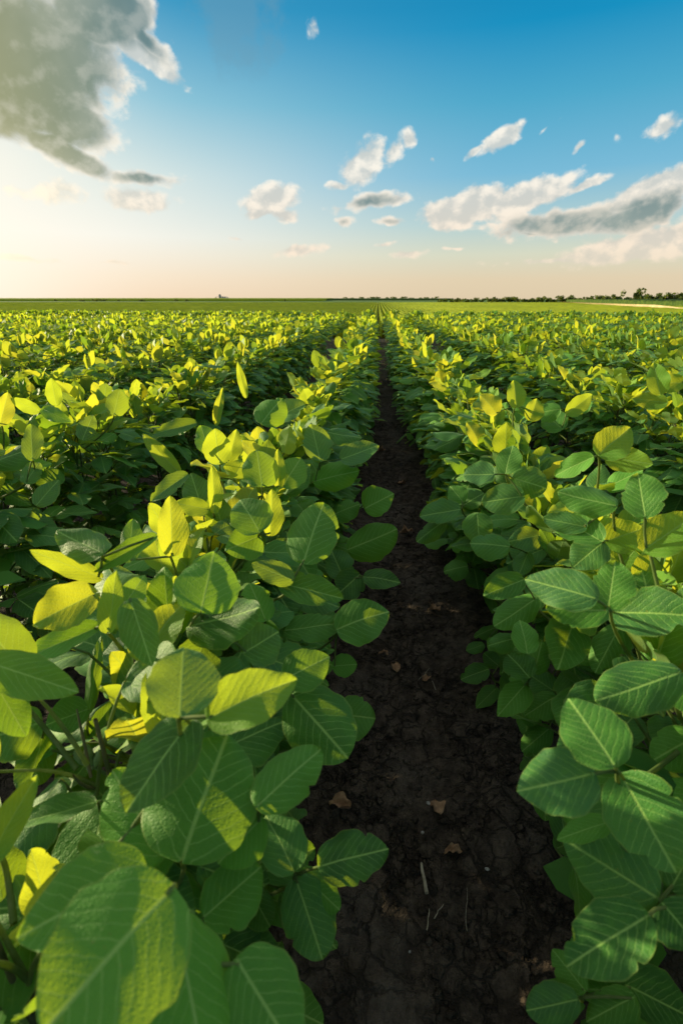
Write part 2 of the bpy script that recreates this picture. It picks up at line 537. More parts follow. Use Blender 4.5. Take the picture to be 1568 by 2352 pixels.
def bez(p0, p1, p2, n=7):
    t = np.linspace(0, 1, n)[:, None]
    return (1 - t) ** 2 * np.asarray(p0) + 2 * t * (1 - t) * np.asarray(p1) + t ** 2 * np.asarray(p2)


def leaf_arrays(nu, nv, seed, fold=0.12, droop=0.12, wave=0.02, asym=0.0, curl=0.0, point=1.0, bites=()):
    """ovate soybean leaflet, base at origin, tip at (0,1,0), full width 1."""
    r = np.random.default_rng(seed)
    tt = np.linspace(0, 1, nv + 1)
    v = (1 - np.cos(math.pi * tt)) / 2
    v = 0.5 * v + 0.5 * tt
    prof = np.maximum(v, 0) ** 0.46 * np.maximum(1 - v, 0) ** (0.64 * point)
    prof = prof / prof.max() * 0.5
    # small drawn-out tip
    prof = prof * (1 + 0.03 * np.sin(math.pi * np.clip((v - .3) / .5, 0, 1)))
    prof[-1] = 0.004
    prof[0] = 0.012
    us = np.linspace(-1, 1, 2 * nu + 1)
    U, V = np.meshgrid(us, v)
    W = prof[:, None] * (1 + asym * np.sign(U))
    ph = r.uniform(0, 6.28, 6)
    edge = 1 + 0.025 * np.sin(V * 17 + ph[0] + 2 * U) + 0.018 * np.sin(V * 31 + ph[1])
    x = U * W * (1 + (edge - 1) * np.abs(U) ** 3)
    for (v0, side, dep, wd) in bites:                                # nibbled notches
        x = x * (1 - dep * np.exp(-((V - v0) / wd) ** 2) * (np.sign(U) == side) * np.abs(U) ** 1.5)
    lob = 0.035 * (np.abs(U) ** 1.5) * np.exp(-(V / 0.13) ** 2)      # shoulders behind the base
    y = V - lob
    ax = np.abs(x)
    z = fold * np.sqrt(ax ** 2 + 0.0012) - droop * (V ** 2) + droop * 0.35 * V
    z += -curl * (ax ** 2) * 2.2
    z += wave * np.abs(U) ** 2 * (np.sin(V * 9 + ph[2]) + 0.7 * np.sin(V * 15 + ph[3] + np.sign(U) * 1.7))
    z += 0.012 * np.sin(U * 3 + V * 7 + ph[4])
    s = (V - ax * 0.62 - ax ** 2 * 0.45) * 8.6
    z += 0.0008 * np.abs(np.sin(math.pi * s)) * np.minimum(1, ax * 8)
    co = np.stack([x, y, z], -1).reshape(-1, 3)
    uv = np.stack([x + 0.5, V], -1).reshape(-1, 2)
    rim = np.maximum(np.abs(U), 0).reshape(-1)
    w = 2 * nu + 1
    i = np.arange(nv)[:, None] * w + np.arange(2 * nu)[None, :]
    i = i.ravel()
    F = np.stack([i, i + 1, i + w + 1, i + w], -1)
    return co, F, uv, rim


def leaf_mesh(name, seed, mat, **k):
    co, F, uv, rim = leaf_arrays(11, 34, seed, **k)
    return make_mesh(name, co, F, mat, uv, np.full(len(co), (seed * 0.381) % 1), rim)


BITES = {2: ((.62, 1, .28, .035),), 4: ((.35, -1, .22, .03), (.80, 1, .4, .05)), 6: ((.5, 1, .16, .02), (.72, -1, .3, .03)), 9: ((.86, -1, .6, .06),), 10: ((.25, 1, .2, .03), (.55, -1, .12, .018), (.66, -1, .22, .025))}
LEAFLETS = [leaf_mesh('leaflet', s, M_LEAF, fold=f, droop=d, wave=w, curl=c, asym=a, point=p, bites=BITES.get(s, ()))
            for s, (f, d, w, c, a, p) in enumerate([(.08, .10, .014, .1, .0, 1.0), (.14, .06, .024, 0, .06, 1.1), (-.02, .16, .020, .25, -.06, .9), (.10, .22, .026, .1, .04, 1.2),
                                                   (.20, .08, .016, 0, -.03, 1.0), (.04, -.06, .032, .3, .08, .9), (.09, .14, .036, .2, -.09, 1.05), (.0, .05, .024, .15, .02, 1.25),
                                                   (.11, .26, .03, .05, .05, 1.1), (.03, .12, .04, .35, -.05, .95), (.17, .02, .028, .1, .1, 1.0), (.06, .18, .022, .0, -.1, 1.3)])]
YOUNG_LIT = [leaf_mesh('young_lit_leaflet', 20 + s, M_LEAF_YOUNG_LIT, fold=f, droop=d, wave=w, curl=0, asym=a, point=1.15)
         for s, (f, d, w, a) in enumerate([(.20, .16, .03, 0), (.28, .26, .035, .05), (.12, -.14, .035, -.05)])]


# ------------------------------------------------------------------ terrain
GY = np.array([-60, -5, 0, 11, 15, 19, 28, 40, 60, 85, 150, 240, 300, 420, 560, 720, 1500, 8000.])
GZ = np.array([0, 0, 0, 0, -.09, -.28, -.70, -.98, -1.2, -1.32, -1.10, -.45, -.62, .5, 2.1, 2.25, 2.0, 0.])


def terrain(x, y):
    return np.interp(y, GY, GZ)


def vnoise(x, y, seed=0):
    """smooth lattice noise 0..1"""
    xi = np.floor(x).astype(np.int64)
    yi = np.floor(y).astype(np.int64)
    fx = x - xi
    fy = y - yi
    fx = fx * fx * (3 - 2 * fx)
    fy = fy * fy * (3 - 2 * fy)

    def h(a, b):
        n = (a * 374761393 + b * 668265263 + seed * 1442695041) & 0xffffffff
        n = ((n ^ (n >> 13)) * 1274126177) & 0xffffffff
        return ((n ^ (n >> 16)) & 0xffff) / 65535.0
    return (h(xi, yi) * (1 - fx) + h(xi + 1, yi) * fx) * (1 - fy) + (h(xi, yi + 1) * (1 - fx) + h(xi + 1, yi + 1) * fx) * fy


def fbm(x, y, s, octv=4, seed=0):
    a, t, n = 1.0, 0.0, 0.0
    for k in range(octv):
        t = t + a * vnoise(x * s, y * s, seed + k)
        n += a
        a *= 0.5
        s *= 2.03
    return t / n


ROW_S = 0.74
ROW_R0 = 0.44
ROW_L0 = -0.30


def soil_height(x, y):
    ph = ((x - ROW_R0) / ROW_S) * 2 * math.pi
    near = np.clip(1 - np.abs(y) / 30, 0, 1)
    z = 0.018 * np.cos(ph) * near
    z = z + near * (0.030 * (fbm(x, y, 9, 3, 3) - .5) + 0.022 * (fbm(x, y, 34, 3, 9) - .5))
    return z


def ground():
    def axis(fine0, fine1, step, far, grow):
        a = list(np.arange(fine0, fine1, step))
        s = step
        while a[-1] < far:
            s *= grow
            a.append(a[-1] + s)
        s = step
        b = []
        p = fine0
        while p > -far:
            s *= grow
            p -= s
            b.append(p)
        return np.array(b[::-1] + a)
    xs = axis(-0.35, 0.6, 0.008, 6000, 1.12)
    ys = axis(0.1, 3.2, 0.009, 8000, 1.06)
    ys = ys[ys > -60]
    X, Y = np.meshgrid(xs, ys)
    Z = terrain(X, Y) + soil_height(X, Y)
    n, w = X.shape
    i = (np.arange(n - 1)[:, None] * w + np.arange(w - 1)[None, :]).ravel()
    F = np.stack([i, i + 1, i + w + 1, i + w], -1)
    me = make_mesh('ground', np.stack([X, Y, Z], -1).reshape(-1, 3), F, M_SOIL)
    return link('ground', me, kind='structure')


ground()


def gz(x, y):
    x = np.asarray(x, float)
    y = np.asarray(y, float)
    return terrain(x, y) + soil_height(x, y)


# ------------------------------------------------------------------ trifoliate leaves (mid distance)
def frame(yv, nv):
    y = np.asarray(yv, float)
    y = y / np.linalg.norm(y)
    x = np.cross(y, nv)
    x /= max(np.linalg.norm(x), 1e-9)
    z = np.cross(x, y)
    return np.stack([x, y, z], 1)


def dirv(az, el):
    return np.array([math.sin(az) * math.cos(el), math.cos(az) * math.cos(el), math.sin(el)])


def tri_spec(r, kind):
    """one compound leaf heading +Y from the node at the origin:
       petiole points and three leaflets (base, 3x3 frame, length, width)."""
    pe = {'low': r.uniform(5, 35), 'mid': r.uniform(38, 66), 'top': r.uniform(55, 82)}[kind]
    pl = {'low': r.uniform(.11, .18), 'mid': r.uniform(.10, .16), 'top': r.uniform(.06, .12)}[kind]
    pe = math.radians(pe)
    mid = dirv(0, pe) * pl * 0.55 + np.array([0, 0, pl * 0.08])
    J = dirv(0, pe * 0.85) * pl
    L = {'low': r.uniform(.078, .098), 'mid': r.uniform(.088, .108), 'top': r.uniform(.068, .09)}[kind]
    pit = {'low': r.uniform(-45, -5), 'mid': r.uniform(-38, 8), 'top': r.uniform(5, 78)}[kind]
    out = []
    rach = J + dirv(0, math.radians(pit * .4 + 10)) * 0.022
    for k, (da, b) in enumerate(((0, rach), (-82, J), (82, J))):
        a = math.radians(da + r.uniform(-16, 16))
        p = math.radians(pit + r.uniform(-18, 18) + (0 if k == 0 else 6))
        d = dirv(a, p)
        roll = math.radians(r.uniform(-28, 28))
        n = np.array([math.sin(roll) * math.cos(a), -math.sin(roll) * math.sin(a), math.cos(roll)])
        if kind == 'top' and r.random() < .5:
            n = n + d * r.uniform(-1, 1)
        if k:
            side = np.array([math.sin(a), math.cos(a), 0])
            n = n + 0.15 * side
        R = frame(d, n / np.linalg.norm(n))
        l = L * (1.08 if k == 0 else r.uniform(.86, 1.0))
        out.append((b + d * 0.004, R, l, l * r.uniform(.62, .76)))
    return [np.zeros(3), mid, J], out


def tri_geometry(spec, nu, nv, seed, tubes=5):
    pet, lf = spec
    Vs, Fs, UV, TN, RM, MI = [], [], [], [], [], []
    off = 0
    if tubes:
        tv, tf = tube(bez(*pet, n=5), np.linspace(.0024, .0015, 5), tubes)
        Vs.append(tv); Fs.append(tf); UV.append(np.zeros((len(tv), 2))); TN.append(np.zeros(len(tv))); RM.append(np.zeros(len(tv)))
        MI += [1] * len(tf)
        off += len(tv)
    for k, (b, R, l, w) in enumerate(lf):
        rr = np.random.default_rng(seed * 7 + k)
        co, F, uv, rim = leaf_arrays(nu, nv, seed * 7 + k, fold=rr.uniform(0, .3), droop=rr.uniform(-.02, .2), wave=.02, asym=rr.uniform(-.08, .08), curl=rr.uniform(0, .2), point=rr.uniform(.9, 1.2))
        P = (co * [w, l, l]) @ R.T + b
        Vs.append(P); Fs.append(F + off); UV.append(uv); TN.append(np.full(len(P), rr.random())); RM.append(rim)
        MI += [2 if (R[2, 1] > .30 and rr.random() < .34) else 0] * len(F)  # some steep leaflets take the painted sunlit yellow
        off += len(P)
    return np.concatenate(Vs), np.concatenate(Fs), np.concatenate(UV), np.concatenate(TN), np.concatenate(RM), MI


MIDV = {}
LOWV = {}
for kind, nvar in (('low', 6), ('mid', 8), ('top', 8)):
    MIDV[kind] = []
    LOWV[kind] = []
    for i in range(nvar):
        r = np.random.default_rng(1000 + i + {'low': 0, 'mid': 50, 'top': 90}[kind])
        sp = tri_spec(r, kind)
        V, Fq, UV, TN, RM, MI = tri_geometry(sp, 3, 7, 300 + i)
        mat0 = M_LEAF
        MIDV[kind].append(make_mesh('leaf', V, Fq, [mat0, M_STEM, M_LEAF_YOUNG_LIT], UV, TN, RM, MI))
        LOWV[kind].append(tri_geometry(sp, 1, 3, 300 + i, 0))

# stems, shared
STEMS = []
for i in range(5):
    r = np.random.default_rng(60 + i)
    hgt = 0.56
    n = 9
    zs = np.linspace(-.03, hgt, n)
    wob = np.cumsum(r.normal(0, .004, (n, 2)), 0)
    pts = np.column_stack([wob[:, 0], wob[:, 1], zs])
    V, F = tube(pts, np.linspace(.0055, .0022, n), 7)
    # nodes carry a few small pods / axillary stubs so that the stem is not bare
    VV, FF = [V], [F]
    off = len(V)
    for k in range(6):
        z0 = r.uniform(.1, .5)
        a = r.uniform(0, 6.28)
        p0 = np.array([0, 0, z0])
        p1 = p0 + dirv(a, .9) * .03
        p2 = p0 + dirv(a, 1.1) * r.uniform(.04, .07)
        v2, f2 = tube(bez(p0, p1, p2, 4), [.0018, .0018, .0016, .0008], 5)
        VV.append(v2); FF.append(f2 + off); off += len(v2)
    STEMS.append(make_mesh('stem', np.concatenate(VV), np.concatenate(FF), M_WOODY))


# ------------------------------------------------------------------ hero leaves read off the photograph
# trifoliates: (junction or None, plant side, depth factor, [(base, tip, width, bright, n-bias)])
HERO = [
    # --- left row, front
    ((410, 1650), -.37, [((413, 1643), (422, 1484), 164, 0, 0), ((480, 1650), (680, 1552), 128, 3, 0), ((440, 1653), (285, 1862), 138, 0, -.3)]),
    ((418, 1975), -.43, [((420, 1972), (520, 1680), 262, 0, 1), ((375, 1965), (255, 1765), 190, 0, .8)]),
    ((400, 2035), .80, [((392, 2045), (95, 2365), 330, 0, .6)]),
    ((395, 2230), 1.0, [((400, 2110), (480, 2480), 235, 0, .8), ((545, 2205), (690, 2440), 232, 0, .6), ((330, 2000), (30, 2150), 210, 0, .8)]),
    ((590, 1860), 1.02, [((592, 1850), (738, 1715), 120, 0, .8), ((600, 1880), (500, 1985), 120, 0, 0)]),
    ((655, 1585), .98, [((672, 1598), (798, 1738), 168, 0, 0), ((655, 1560), (757, 1505), 98, 0, 0)]),
    ((775, 1645), 1.06, [((775, 1640), (862, 1650), 105, 0, 0)]),
    ((678, 2010), 1.05, [((735, 1990), (893, 1945), 128, 0, 0), ((680, 2020), (742, 2205), 132, 0, 0), ((675, 2000), (610, 1865), 118, 0, 0), ((690, 2005), (780, 2090), 90, 0, 0)]),
    ((470, 2110), 1.08, [((470, 2105), (600, 1990), 140, 0, 0), ((460, 1990), (600, 2040), 110, 0, 0)]),
    ((-30, 1950), .72, [((-35, 1990), (87, 1777), 74, 2, 0)]),
    ((-20, 1540), .86, [((-30, 1520), (170, 1585), 112, 1, 0), ((-10, 1570), (60, 1690), 110, 0, 0)]),
    ((202, 1660), .95, [((200, 1695), (266, 1607), 34, 1, 0), ((205, 1635), (232, 1455), 34, 0, 0)]),
    ((100, 1680), .98, [((95, 1660), (-40, 1700), 130, 0, 0), ((100, 1690), (60, 1830), 90, 0, 0), ((200, 1630), (105, 1665), 80, 0, 0)]),
    ((235, 1280), .9, [((235, 1270), (133, 1222), 84, 1, 0), ((232, 1327), (70, 1263), 50, 2, 0), ((358, 1232), (212, 1312), 42, 1, 0)]),
    ((392, 1278), .88, [((395, 1274), (393, 1138), 70, 2, 0), ((300, 1290), (303, 1190), 54, 1, 0)]),
    ((235, 1440), .84, [((248, 1450), (272, 1308), 56, 2, 0), ((222, 1362), (66, 1438), 100, 2, 0), ((262, 1425), (336, 1315), 62, 0, 0), ((225, 1440), (40, 1520), 60, 1, 0)]),
    ((300, 1378), .92, [((300, 1378), (350, 1530), 92, 0, 0)]),
    ((462, 1405), .98, [((462, 1402), (492, 1266), 150, 0, 0), ((432, 1440), (600, 1398), 100, 1, 0), ((470, 1470), (440, 1560), 100, 0, 0), ((560, 1500), (640, 1450), 105, 0, 0)]),
    ((610, 1425), 1.03, [((610, 1425), (573, 1335), 76, 0, 0)]),
    ((672, 1333), .97, [((672, 1333), (578, 1293), 56, 0, 0), ((645, 1340), (788, 1374), 72, 0, 0), ((697, 1290), (742, 1150), 116, 1, 0)]),
    ((595, 1228), .98, [((597, 1222), (548, 1140), 96, 0, 0), ((597, 1232), (518, 1262), 84, 0, 0), ((620, 1228), (628, 1122), 48, 2, 0)]),
    ((602, 1118), .97, [((602, 1116), (590, 1035), 86, 0, 0), ((640, 1120), (638, 1030), 32, 2, 0), ((650, 1118), (690, 1050), 70, 0, 0)]),
    ((505, 1068), .9, [((505, 1064), (492, 984), 66, 2, 0), ((480, 1040), (462, 978), 54, 1, 0), ((525, 1060), (545, 985), 40, 2, 0)]),
    ((412, 1090), .9, [((412, 1086), (326, 996), 38, 2, 0), ((450, 972), (350, 996), 36, 1, 0)]),
    ((490, 1178), .9, [((492, 1176), (490, 1068), 34, 2, 0), ((480, 1170), (400, 1155), 44, 2, 0), ((430, 1090), (345, 1150), 40, 1, 0)]),
    ((598, 972), .95, [((600, 972), (648, 912), 72, 0, 0), ((565, 912), (545, 830), 20, 2, 0), ((497, 975), (510, 890), 22, 2, 0), ((630, 965), (700, 925), 50, 1, 0)]),
    ((735, 1062), .97, [((735, 1058), (715, 975), 66, 0, 0), ((784, 1055), (869, 1022), 52, 1, 0), ((722, 1105), (824, 1080), 68, 1, 0)]),
    ((835, 1150), 1.0, [((838, 1168), (903, 1132), 72, 0, 0), ((800, 1262), (912, 1216), 84, 0, 0), ((760, 1185), (825, 1155), 52, 1, 0)]),
    ((775, 1440), .98, [((775, 1445), (891, 1398), 104, 0, 0), ((655, 1448), (789, 1430), 66, 0, 0), ((765, 1530), (820, 1525), 55, 0, 0)]),
    ((836, 1326), 1.05, [((837, 1325), (918, 1333), 48, 0, 0), ((825, 1320), (770, 1370), 70, 0, 0), ((790, 1330), (760, 1262), 66, 0, 0)]),
    ((75, 1055), .9, [((75, 1055), (72, 975), 52, 1, 0), ((85, 1160), (135, 1100), 50, 0, 0), ((60, 1110), (90, 1060), 45, 1, 0)]),
    ((262, 955), .95, [((262, 952), (275, 895), 54, 0, 0), ((190, 1010), (215, 950), 45, 0, 0), ((130, 930), (118, 868), 38, 2, 0)]),
    ((-5, 960), .9, [((0, 975), (20, 900), 50, 2, 0), ((90, 945), (25, 915), 30, 2, 0), ((100, 940), (155, 965), 34, 1, 0)]),
    # --- right row, front
    ((1416, 1772), .86, [((1408, 1757), (1303, 1596), 142, 0, 0), ((1362, 1777), (1185, 1817), 168, 0, 0), ((1427, 1782), (1552, 2005), 178, 0, 0)]),
    ((1556, 1545), .9, [((1560, 1545), (1366, 1612), 138, 0, 0), ((1580, 1560), (1640, 1650), 120, 0, 0)]),
    ((1590, 1700), .9, [((1600, 1690), (1497, 1745), 120, 0, 0)]),
    ((1486, 2104), .84, [((1484, 2105), (1298, 2218), 190, 0, 0), ((1520, 2075), (1610, 2180), 120, 0, 0)]),
    ((1510, 2072), .96, [((1505, 2060), (1290, 1925), 165, 0, 0), ((1400, 1888), (1275, 1925), 66, 0, 0), ((1540, 2040), (1600, 1930), 120, 0, 0)]),
    ((1335, 2290), .98, [((1325, 2296), (1208, 2322), 116, 0, 0), ((1455, 2290), (1345, 2345), 120, 0, 0), ((1440, 2265), (1610, 2345), 130, 0, 0), ((1342, 2275), (1268, 2180), 64, 0, 0)]),
    ((1130, 1550), 1.05, [((1120, 1537), (1057, 1560), 48, 0, 0), ((1140, 1580), (1092, 1624), 44, 0, 0), ((1145, 1530), (1110, 1500), 38, 0, 0)]),
    ((1212, 1565), 1.0, [((1205, 1573), (1143, 1642), 74, 0, 0), ((1215, 1556), (1165, 1500), 70, 0, 0), ((1225, 1545), (1245, 1470), 66, 0, 0)]),
    ((1280, 1610), .97, [((1275, 1600), (1203, 1642), 70, 0, 0), ((1262, 1672), (1198, 1725), 64, 0, 0), ((1275, 1590), (1210, 1545), 60, 0, 0)]),
    ((1400, 1402), .9, [((1366, 1375), (1200, 1325), 96, 1, 0), ((1393, 1402), (1252, 1398), 96, 0, 0), ((1395, 1397), (1412, 1288), 104, 1, 0), ((1402, 1406), (1600, 1412), 116, 1, 0)]),
    ((1385, 1244), .9, [((1380, 1243), (1274, 1184), 76, 1, 0), ((1384, 1246), (1312, 1302), 88, 0, 0), ((1390, 1243), (1478, 1214), 82, 2, 0)]),
    ((1480, 1190), .86, [((1480, 1187), (1464, 1088), 104, 1, 0), ((1478, 1262), (1600, 1180), 100, 2, 0)]),
    ((1374, 1048), .92, [((1374, 1044), (1448, 980), 82, 2, 0), ((1392, 1050), (1498, 1066), 60, 2, 0), ((1360, 1050), (1271, 1092), 48, 1, 0)]),
    ((1160, 1090), .95, [((1160, 1087), (1175, 1020), 60, 1, 0), ((1133, 1090), (1062, 1090), 54, 1, 0), ((1201, 1140), (1104, 1153), 72, 0, 0), ((1175, 1098), (1255, 1120), 78, 0, 0)]),
    ((1060, 1168), 1.0, [((1055, 1170), (963, 1186), 56, 0, 0), ((1020, 1196), (956, 1243), 42, 0, 0), ((1062, 1152), (1032, 1115), 48, 0, 0), ((1065, 1160), (1110, 1130), 44, 1, 0)]),
    ((1410, 1160), .92, [((1412, 1162), (1280, 1132), 70, 0, 0), ((1345, 1210), (1245, 1190), 50, 0, 0)]),
    ((1168, 1255), .98, [((1168, 1255), (1080, 1245), 60, 0, 0), ((1238, 1230), (1166, 1243), 58, 0, 0), ((1212, 1268), (1190, 1322), 48, 0, 0), ((1095, 1180), (1100, 1250), 70, 0, 0)]),
    ((1078, 1296), 1.02, [((1072, 1300), (1018, 1311), 48, 0, 0), ((1085, 1290), (1095, 1258), 46, 0, 0), ((1088, 1305), (1098, 1352), 50, 0, 0)]),
    ((1200, 1335), .95, [((1200, 1332), (1110, 1368), 62, 0, 0), ((1230, 1375), (1134, 1440), 74, 1, 0), ((1182, 1466), (1120, 1482), 48, 0, 0)]),
    ((1420, 1440), .95, [((1422, 1440), (1364, 1545), 92, 0, 0), ((1210, 1500), (1195, 1420), 60, 0, 0)]),
    ((1090, 1485), 1.04, [((1110, 1480), (1070, 1495), 30, 0, 0), ((1140, 1440), (1088, 1462), 30, 0, 0)]),
    # --- brighter tops of the right rows
    ((1185, 930), .95, [((1185, 935), (1180, 872), 44, 2, 0), ((1140, 950), (1105, 905), 46, 2, 0), ((1215, 965), (1235, 915), 44, 2, 0), ((1225, 950), (1165, 905), 44, 0, 0)]),
    ((1300, 950), .95, [((1300, 950), (1362, 905), 40, 2, 0), ((1285, 940), (1220, 950), 44, 1, 0), ((1290, 985), (1245, 945), 60, 1, 0)]),
    ((1560, 860), .95, [((1515, 905), (1500, 832), 56, 2, 0), ((1568, 880), (1497, 878), 44, 2, 0), ((1530, 925), (1450, 915), 40, 2, 0)]),
]

# outline of the bare soil strip in the same pixels
SOIL = np.array([(872, 715), (868, 900), (868, 990), (840, 1060), (880, 1090), (908, 1140), (915, 1215), (895, 1270), (920, 1330), (895, 1400), (880, 1460), (815, 1480), (825, 1530),
                 (812, 1560), (866, 1620), (860, 1690), (800, 1745), (725, 1760), (712, 1850), (735, 1930), (895, 1900), (893, 1980), (790, 2045), (792, 2200), (770, 2352), (1205, 2352),
                 (1210, 2290), (1280, 2260), (1290, 2180), (1300, 2080), (1268, 1960), (1185, 1830), (1190, 1750), (1200, 1700), (1160, 1650), (1090, 1640), (1055, 1560), (1080, 1480),
                 (1130, 1440), (1108, 1370), (1095, 1350), (1015, 1320), (1035, 1270), (955, 1250), (962, 1180), (985, 1130), (965, 1060), (935, 960), (905, 860), (885, 715)], float)


def in_poly(px, py, poly):
    x0, y0 = poly[:, 0], poly[:, 1]
    x1, y1 = np.roll(x0, -1), np.roll(y0, -1)
    c = ((y0 > py) != (y1 > py)) & (px < (x1 - x0) * (py - y0) / (y1 - y0 + 1e-9) + x0)
    return c.sum() % 2 == 1


def row_centres(lo, hi):
    a = [ROW_R0 + ROW_S * k for k in range(0, int((hi - ROW_R0) / ROW_S) + 1)]
    b = [ROW_L0 - ROW_S * k for k in range(0, int((ROW_L0 - lo) / ROW_S) + 1)]
    return np.array(sorted(b + a))


RC = row_centres(-40, 40)


def canopy(x, y):
    """height of the leafy surface of the rows above ground datum"""
    d = np.min(np.abs(RC[:, None] - np.atleast_1d(x)[None, :]), 0)
    top = 0.735 + 0.05 * (fbm(np.atleast_1d(x) * .3, np.atleast_1d(y), 1.3, 2, 5) - .5)
    q = np.clip(d / 0.30, 0, 1)
    return top * np.sqrt(np.maximum(1 - q ** 3.0, 0)) + 0.0


def hit_canopy(px, py):
    d = ray(px, py)
    ts = np.linspace(0.22, 8, 3000)
    P = CAM + d[None, :] * ts[:, None]
    ok = P[:, 2] <= canopy(P[:, 0], P[:, 1])
    i = np.argmax(ok) if ok.any() else len(ts) - 1
    return ts[i]


class Hero:
    pass


heroes = []
for (J, df, lst) in HERO:
    cx = np.mean([(b[0] + t_[0]) / 2 for b, t_, *_ in lst])
    cy = np.mean([(b[1] + t_[1]) / 2 for b, t_, *_ in lst])
    tj = np.mean([hit_canopy((b[0] + t_[0]) / 2, (b[1] + t_[1]) / 2) for b, t_, *_ in lst])
    # settle the distance so that the leaflets come out about 10 cm long
    h = Hero()
    h.leaf = []
    h.J = J
    best = []
    for (b, t_, w, br, nb) in lst:
        best.append(math.hypot(t_[0] - b[0], t_[1] - b[1]) * 0.93 + w * 0.6)
    size = np.mean(best)
    t_nat = FPX * 0.128 / size
    tj = np.clip(tj * df, t_nat * 0.72, t_nat * 1.3) if size > 60 else tj * df
    tj = min(tj, (CAM_H - .05) / max(-ray(cx, cy)[2], 1e-3))
    tj = max(tj, .25)
    if df < 0:                       # distance given outright
        tj = -df
    h.t = tj
    for i, (b, t_, w, br, nb) in enumerate(lst):
        c = ((b[0] + t_[0]) / 2, (b[1] + t_[1]) / 2)
        tc_ = tj * (1 + 0.02 * i)
        C = CAM + ray(*c) * tc_
        view = -ray(*c)
        view /= np.linalg.norm(view)
        if br == 2:
            n = view * 0.55 + SUN * -0.10 + np.array([rng.uniform(-.3, .3), rng.uniform(-.5, -.1), .15])
        elif br == 1:
            n = view * 0.6 + np.array([-.28, 0, .35]) + rng.uniform(-.18, .18, 3)
        else:
            n = view * 0.75 + np.array([0, 0, .35]) + rng.uniform(-.2, .2, 3)
        n = n - nb * (n @ SUN) * SUN + nb * np.array([.10, 0, 0])
        n /= np.linalg.norm(n)

        def on(p):
            d = ray(*p)
            return CAM + d * (((C - CAM) @ n) / (d @ n))
        B, T = on(b), on(t_)
        px = np.array([t_[0] - b[0], t_[1] - b[1]], float)
        px /= np.linalg.norm(px)
        q = (-px[1] * w / 2, px[0] * w / 2)
        S1, S2 = on((c[0] + q[0], c[1] + q[1])), on((c[0] - q[0], c[1] - q[1]))
        yv = T - B
        Ln = np.linalg.norm(yv)
        R = frame(yv, n)
        Wd = abs((S1 - S2) @ R[:, 0])
        h.leaf.append(dict(B=B, T=T, C=C, R=R, L=Ln, W=Wd, br=br, c=c, q=px, hw=w / 2, hl=math.hypot(t_[0] - b[0], t_[1] - b[1]) / 2, t=tc_, nb=nb))
    Jp = CAM + ray(*J) * (np.mean([(l['B'] - CAM) @ cf for l in h.leaf]) + .004)
    h.Jw = Jp
    heroes.append(h)
    h.len = [round(l['L'], 3) for l in h.leaf]

hl_all = [l for h in heroes for l in h.leaf]
H_c = np.array([l['c'] for l in hl_all])
H_d = np.array([l['q'] for l in hl_all])
H_hl = np.array([l['hl'] for l in hl_all])
H_hw = np.array([l['hw'] for l in hl_all])
H_t = np.array([l['t'] for l in hl_all])


def blocks_hero(P):
    """does a point sit in front of a hero leaflet?"""
    px, py, z = proj(P)
    if z < 0.05:
        return False
    dx = px - H_c[:, 0]
    dy = py - H_c[:, 1]
    a = (dx * H_d[:, 0] + dy * H_d[:, 1]) / (H_hl * 1.02)
    b = (-dx * H_d[:, 1] + dy * H_d[:, 0]) / (H_hw * 1.02)
    return bool(np.any((a * a + b * b < 1) & (z < H_t + 0.02)))


# ------------------------------------------------------------------ soybean plants
SP = 0.15
slots = []
for xc in RC:
    for k in range(-8, 110):
        y = k * SP + (hash((round(xc, 2), k)) % 1000) / 1000 * 0.05
        slots.append((xc, k, y))
prng = np.random.default_rng(11)
SL = []
for (xc, k, y) in slots:
    x = xc + prng.normal(0, .018)
    if min(abs(xc - ROW_R0), abs(xc - ROW_L0)) < .01:          # the two rows beside the path lean in a little
        x += (-.06 if xc > 0 else .10) * min(1, max(0, (y - 1.8) / 2.2))
    s = prng.uniform(.93, 1.07)
    SL.append([x, y, xc, k, s])
SL = np.array(SL)
# keep the field of view plus a margin (the margin throws shade)
vx = SL[:, 0]
vy = SL[:, 1]
rot = -YAW
lim = np.abs(vx + vy * math.tan(YAW)) < 0.80 * np.maximum(vy, 0) + 1.9
SL = SL[lim & (vy < 15.5) & (vy > -0.5)]
pj = [proj(np.column_stack([SL[:, 0] + dx, SL[:, 1] + dy, np.full(len(SL), z)])) for dx, dy, z in ((0, 0, .45), (0, 0, .62), (.12, 0, .5), (-.12, 0, .5), (0, .12, .5))]
vis = np.zeros(len(SL), bool)
for (px, py, z) in pj:
    vis |= (z > .12) & (px > 10) & (px < 1558) & (py > 600) & (py < 2340)
dist = np.hypot(SL[:, 0], SL[:, 1])
order = [i for i in np.argsort(dist) if vis[i]][:300]
chosen = set(order)
N_NEAR = 64
near_ids = order[:N_NEAR]
mid_ids = order[N_NEAR:]

ORD = ['first', 'second', 'third', 'fourth', 'fifth', 'sixth', 'seventh', 'eighth', 'ninth', 'tenth', 'eleventh', 'twelfth', 'thirteenth', 'fourteenth', 'fifteenth', 'sixteenth', 'seventeenth',
       'eighteenth', 'nineteenth']
TENS = {20: 'twent', 30: 'thirt', 40: 'fort', 50: 'fift', 60: 'sixt', 70: 'sevent'}


def ordinal(n):
    if n < 20:
        return ORD[n - 1]
    t_, u = n // 10 * 10, n % 10
    return TENS[t_] + ('ieth' if u == 0 else 'y-' + ORD[u - 1])


def row_name(xc):
    if xc > 0:
        k = int(round((xc - ROW_R0) / ROW_S)) + 1
        s = 'right'
    else:
        k = int(round((ROW_L0 - xc) / ROW_S)) + 1
        s = 'left'
    return ('row just %s of the path' % s) if k == 1 else ('%s row %s of the path' % (ordinal(k), s))


row_count = {}
PLANTS = []


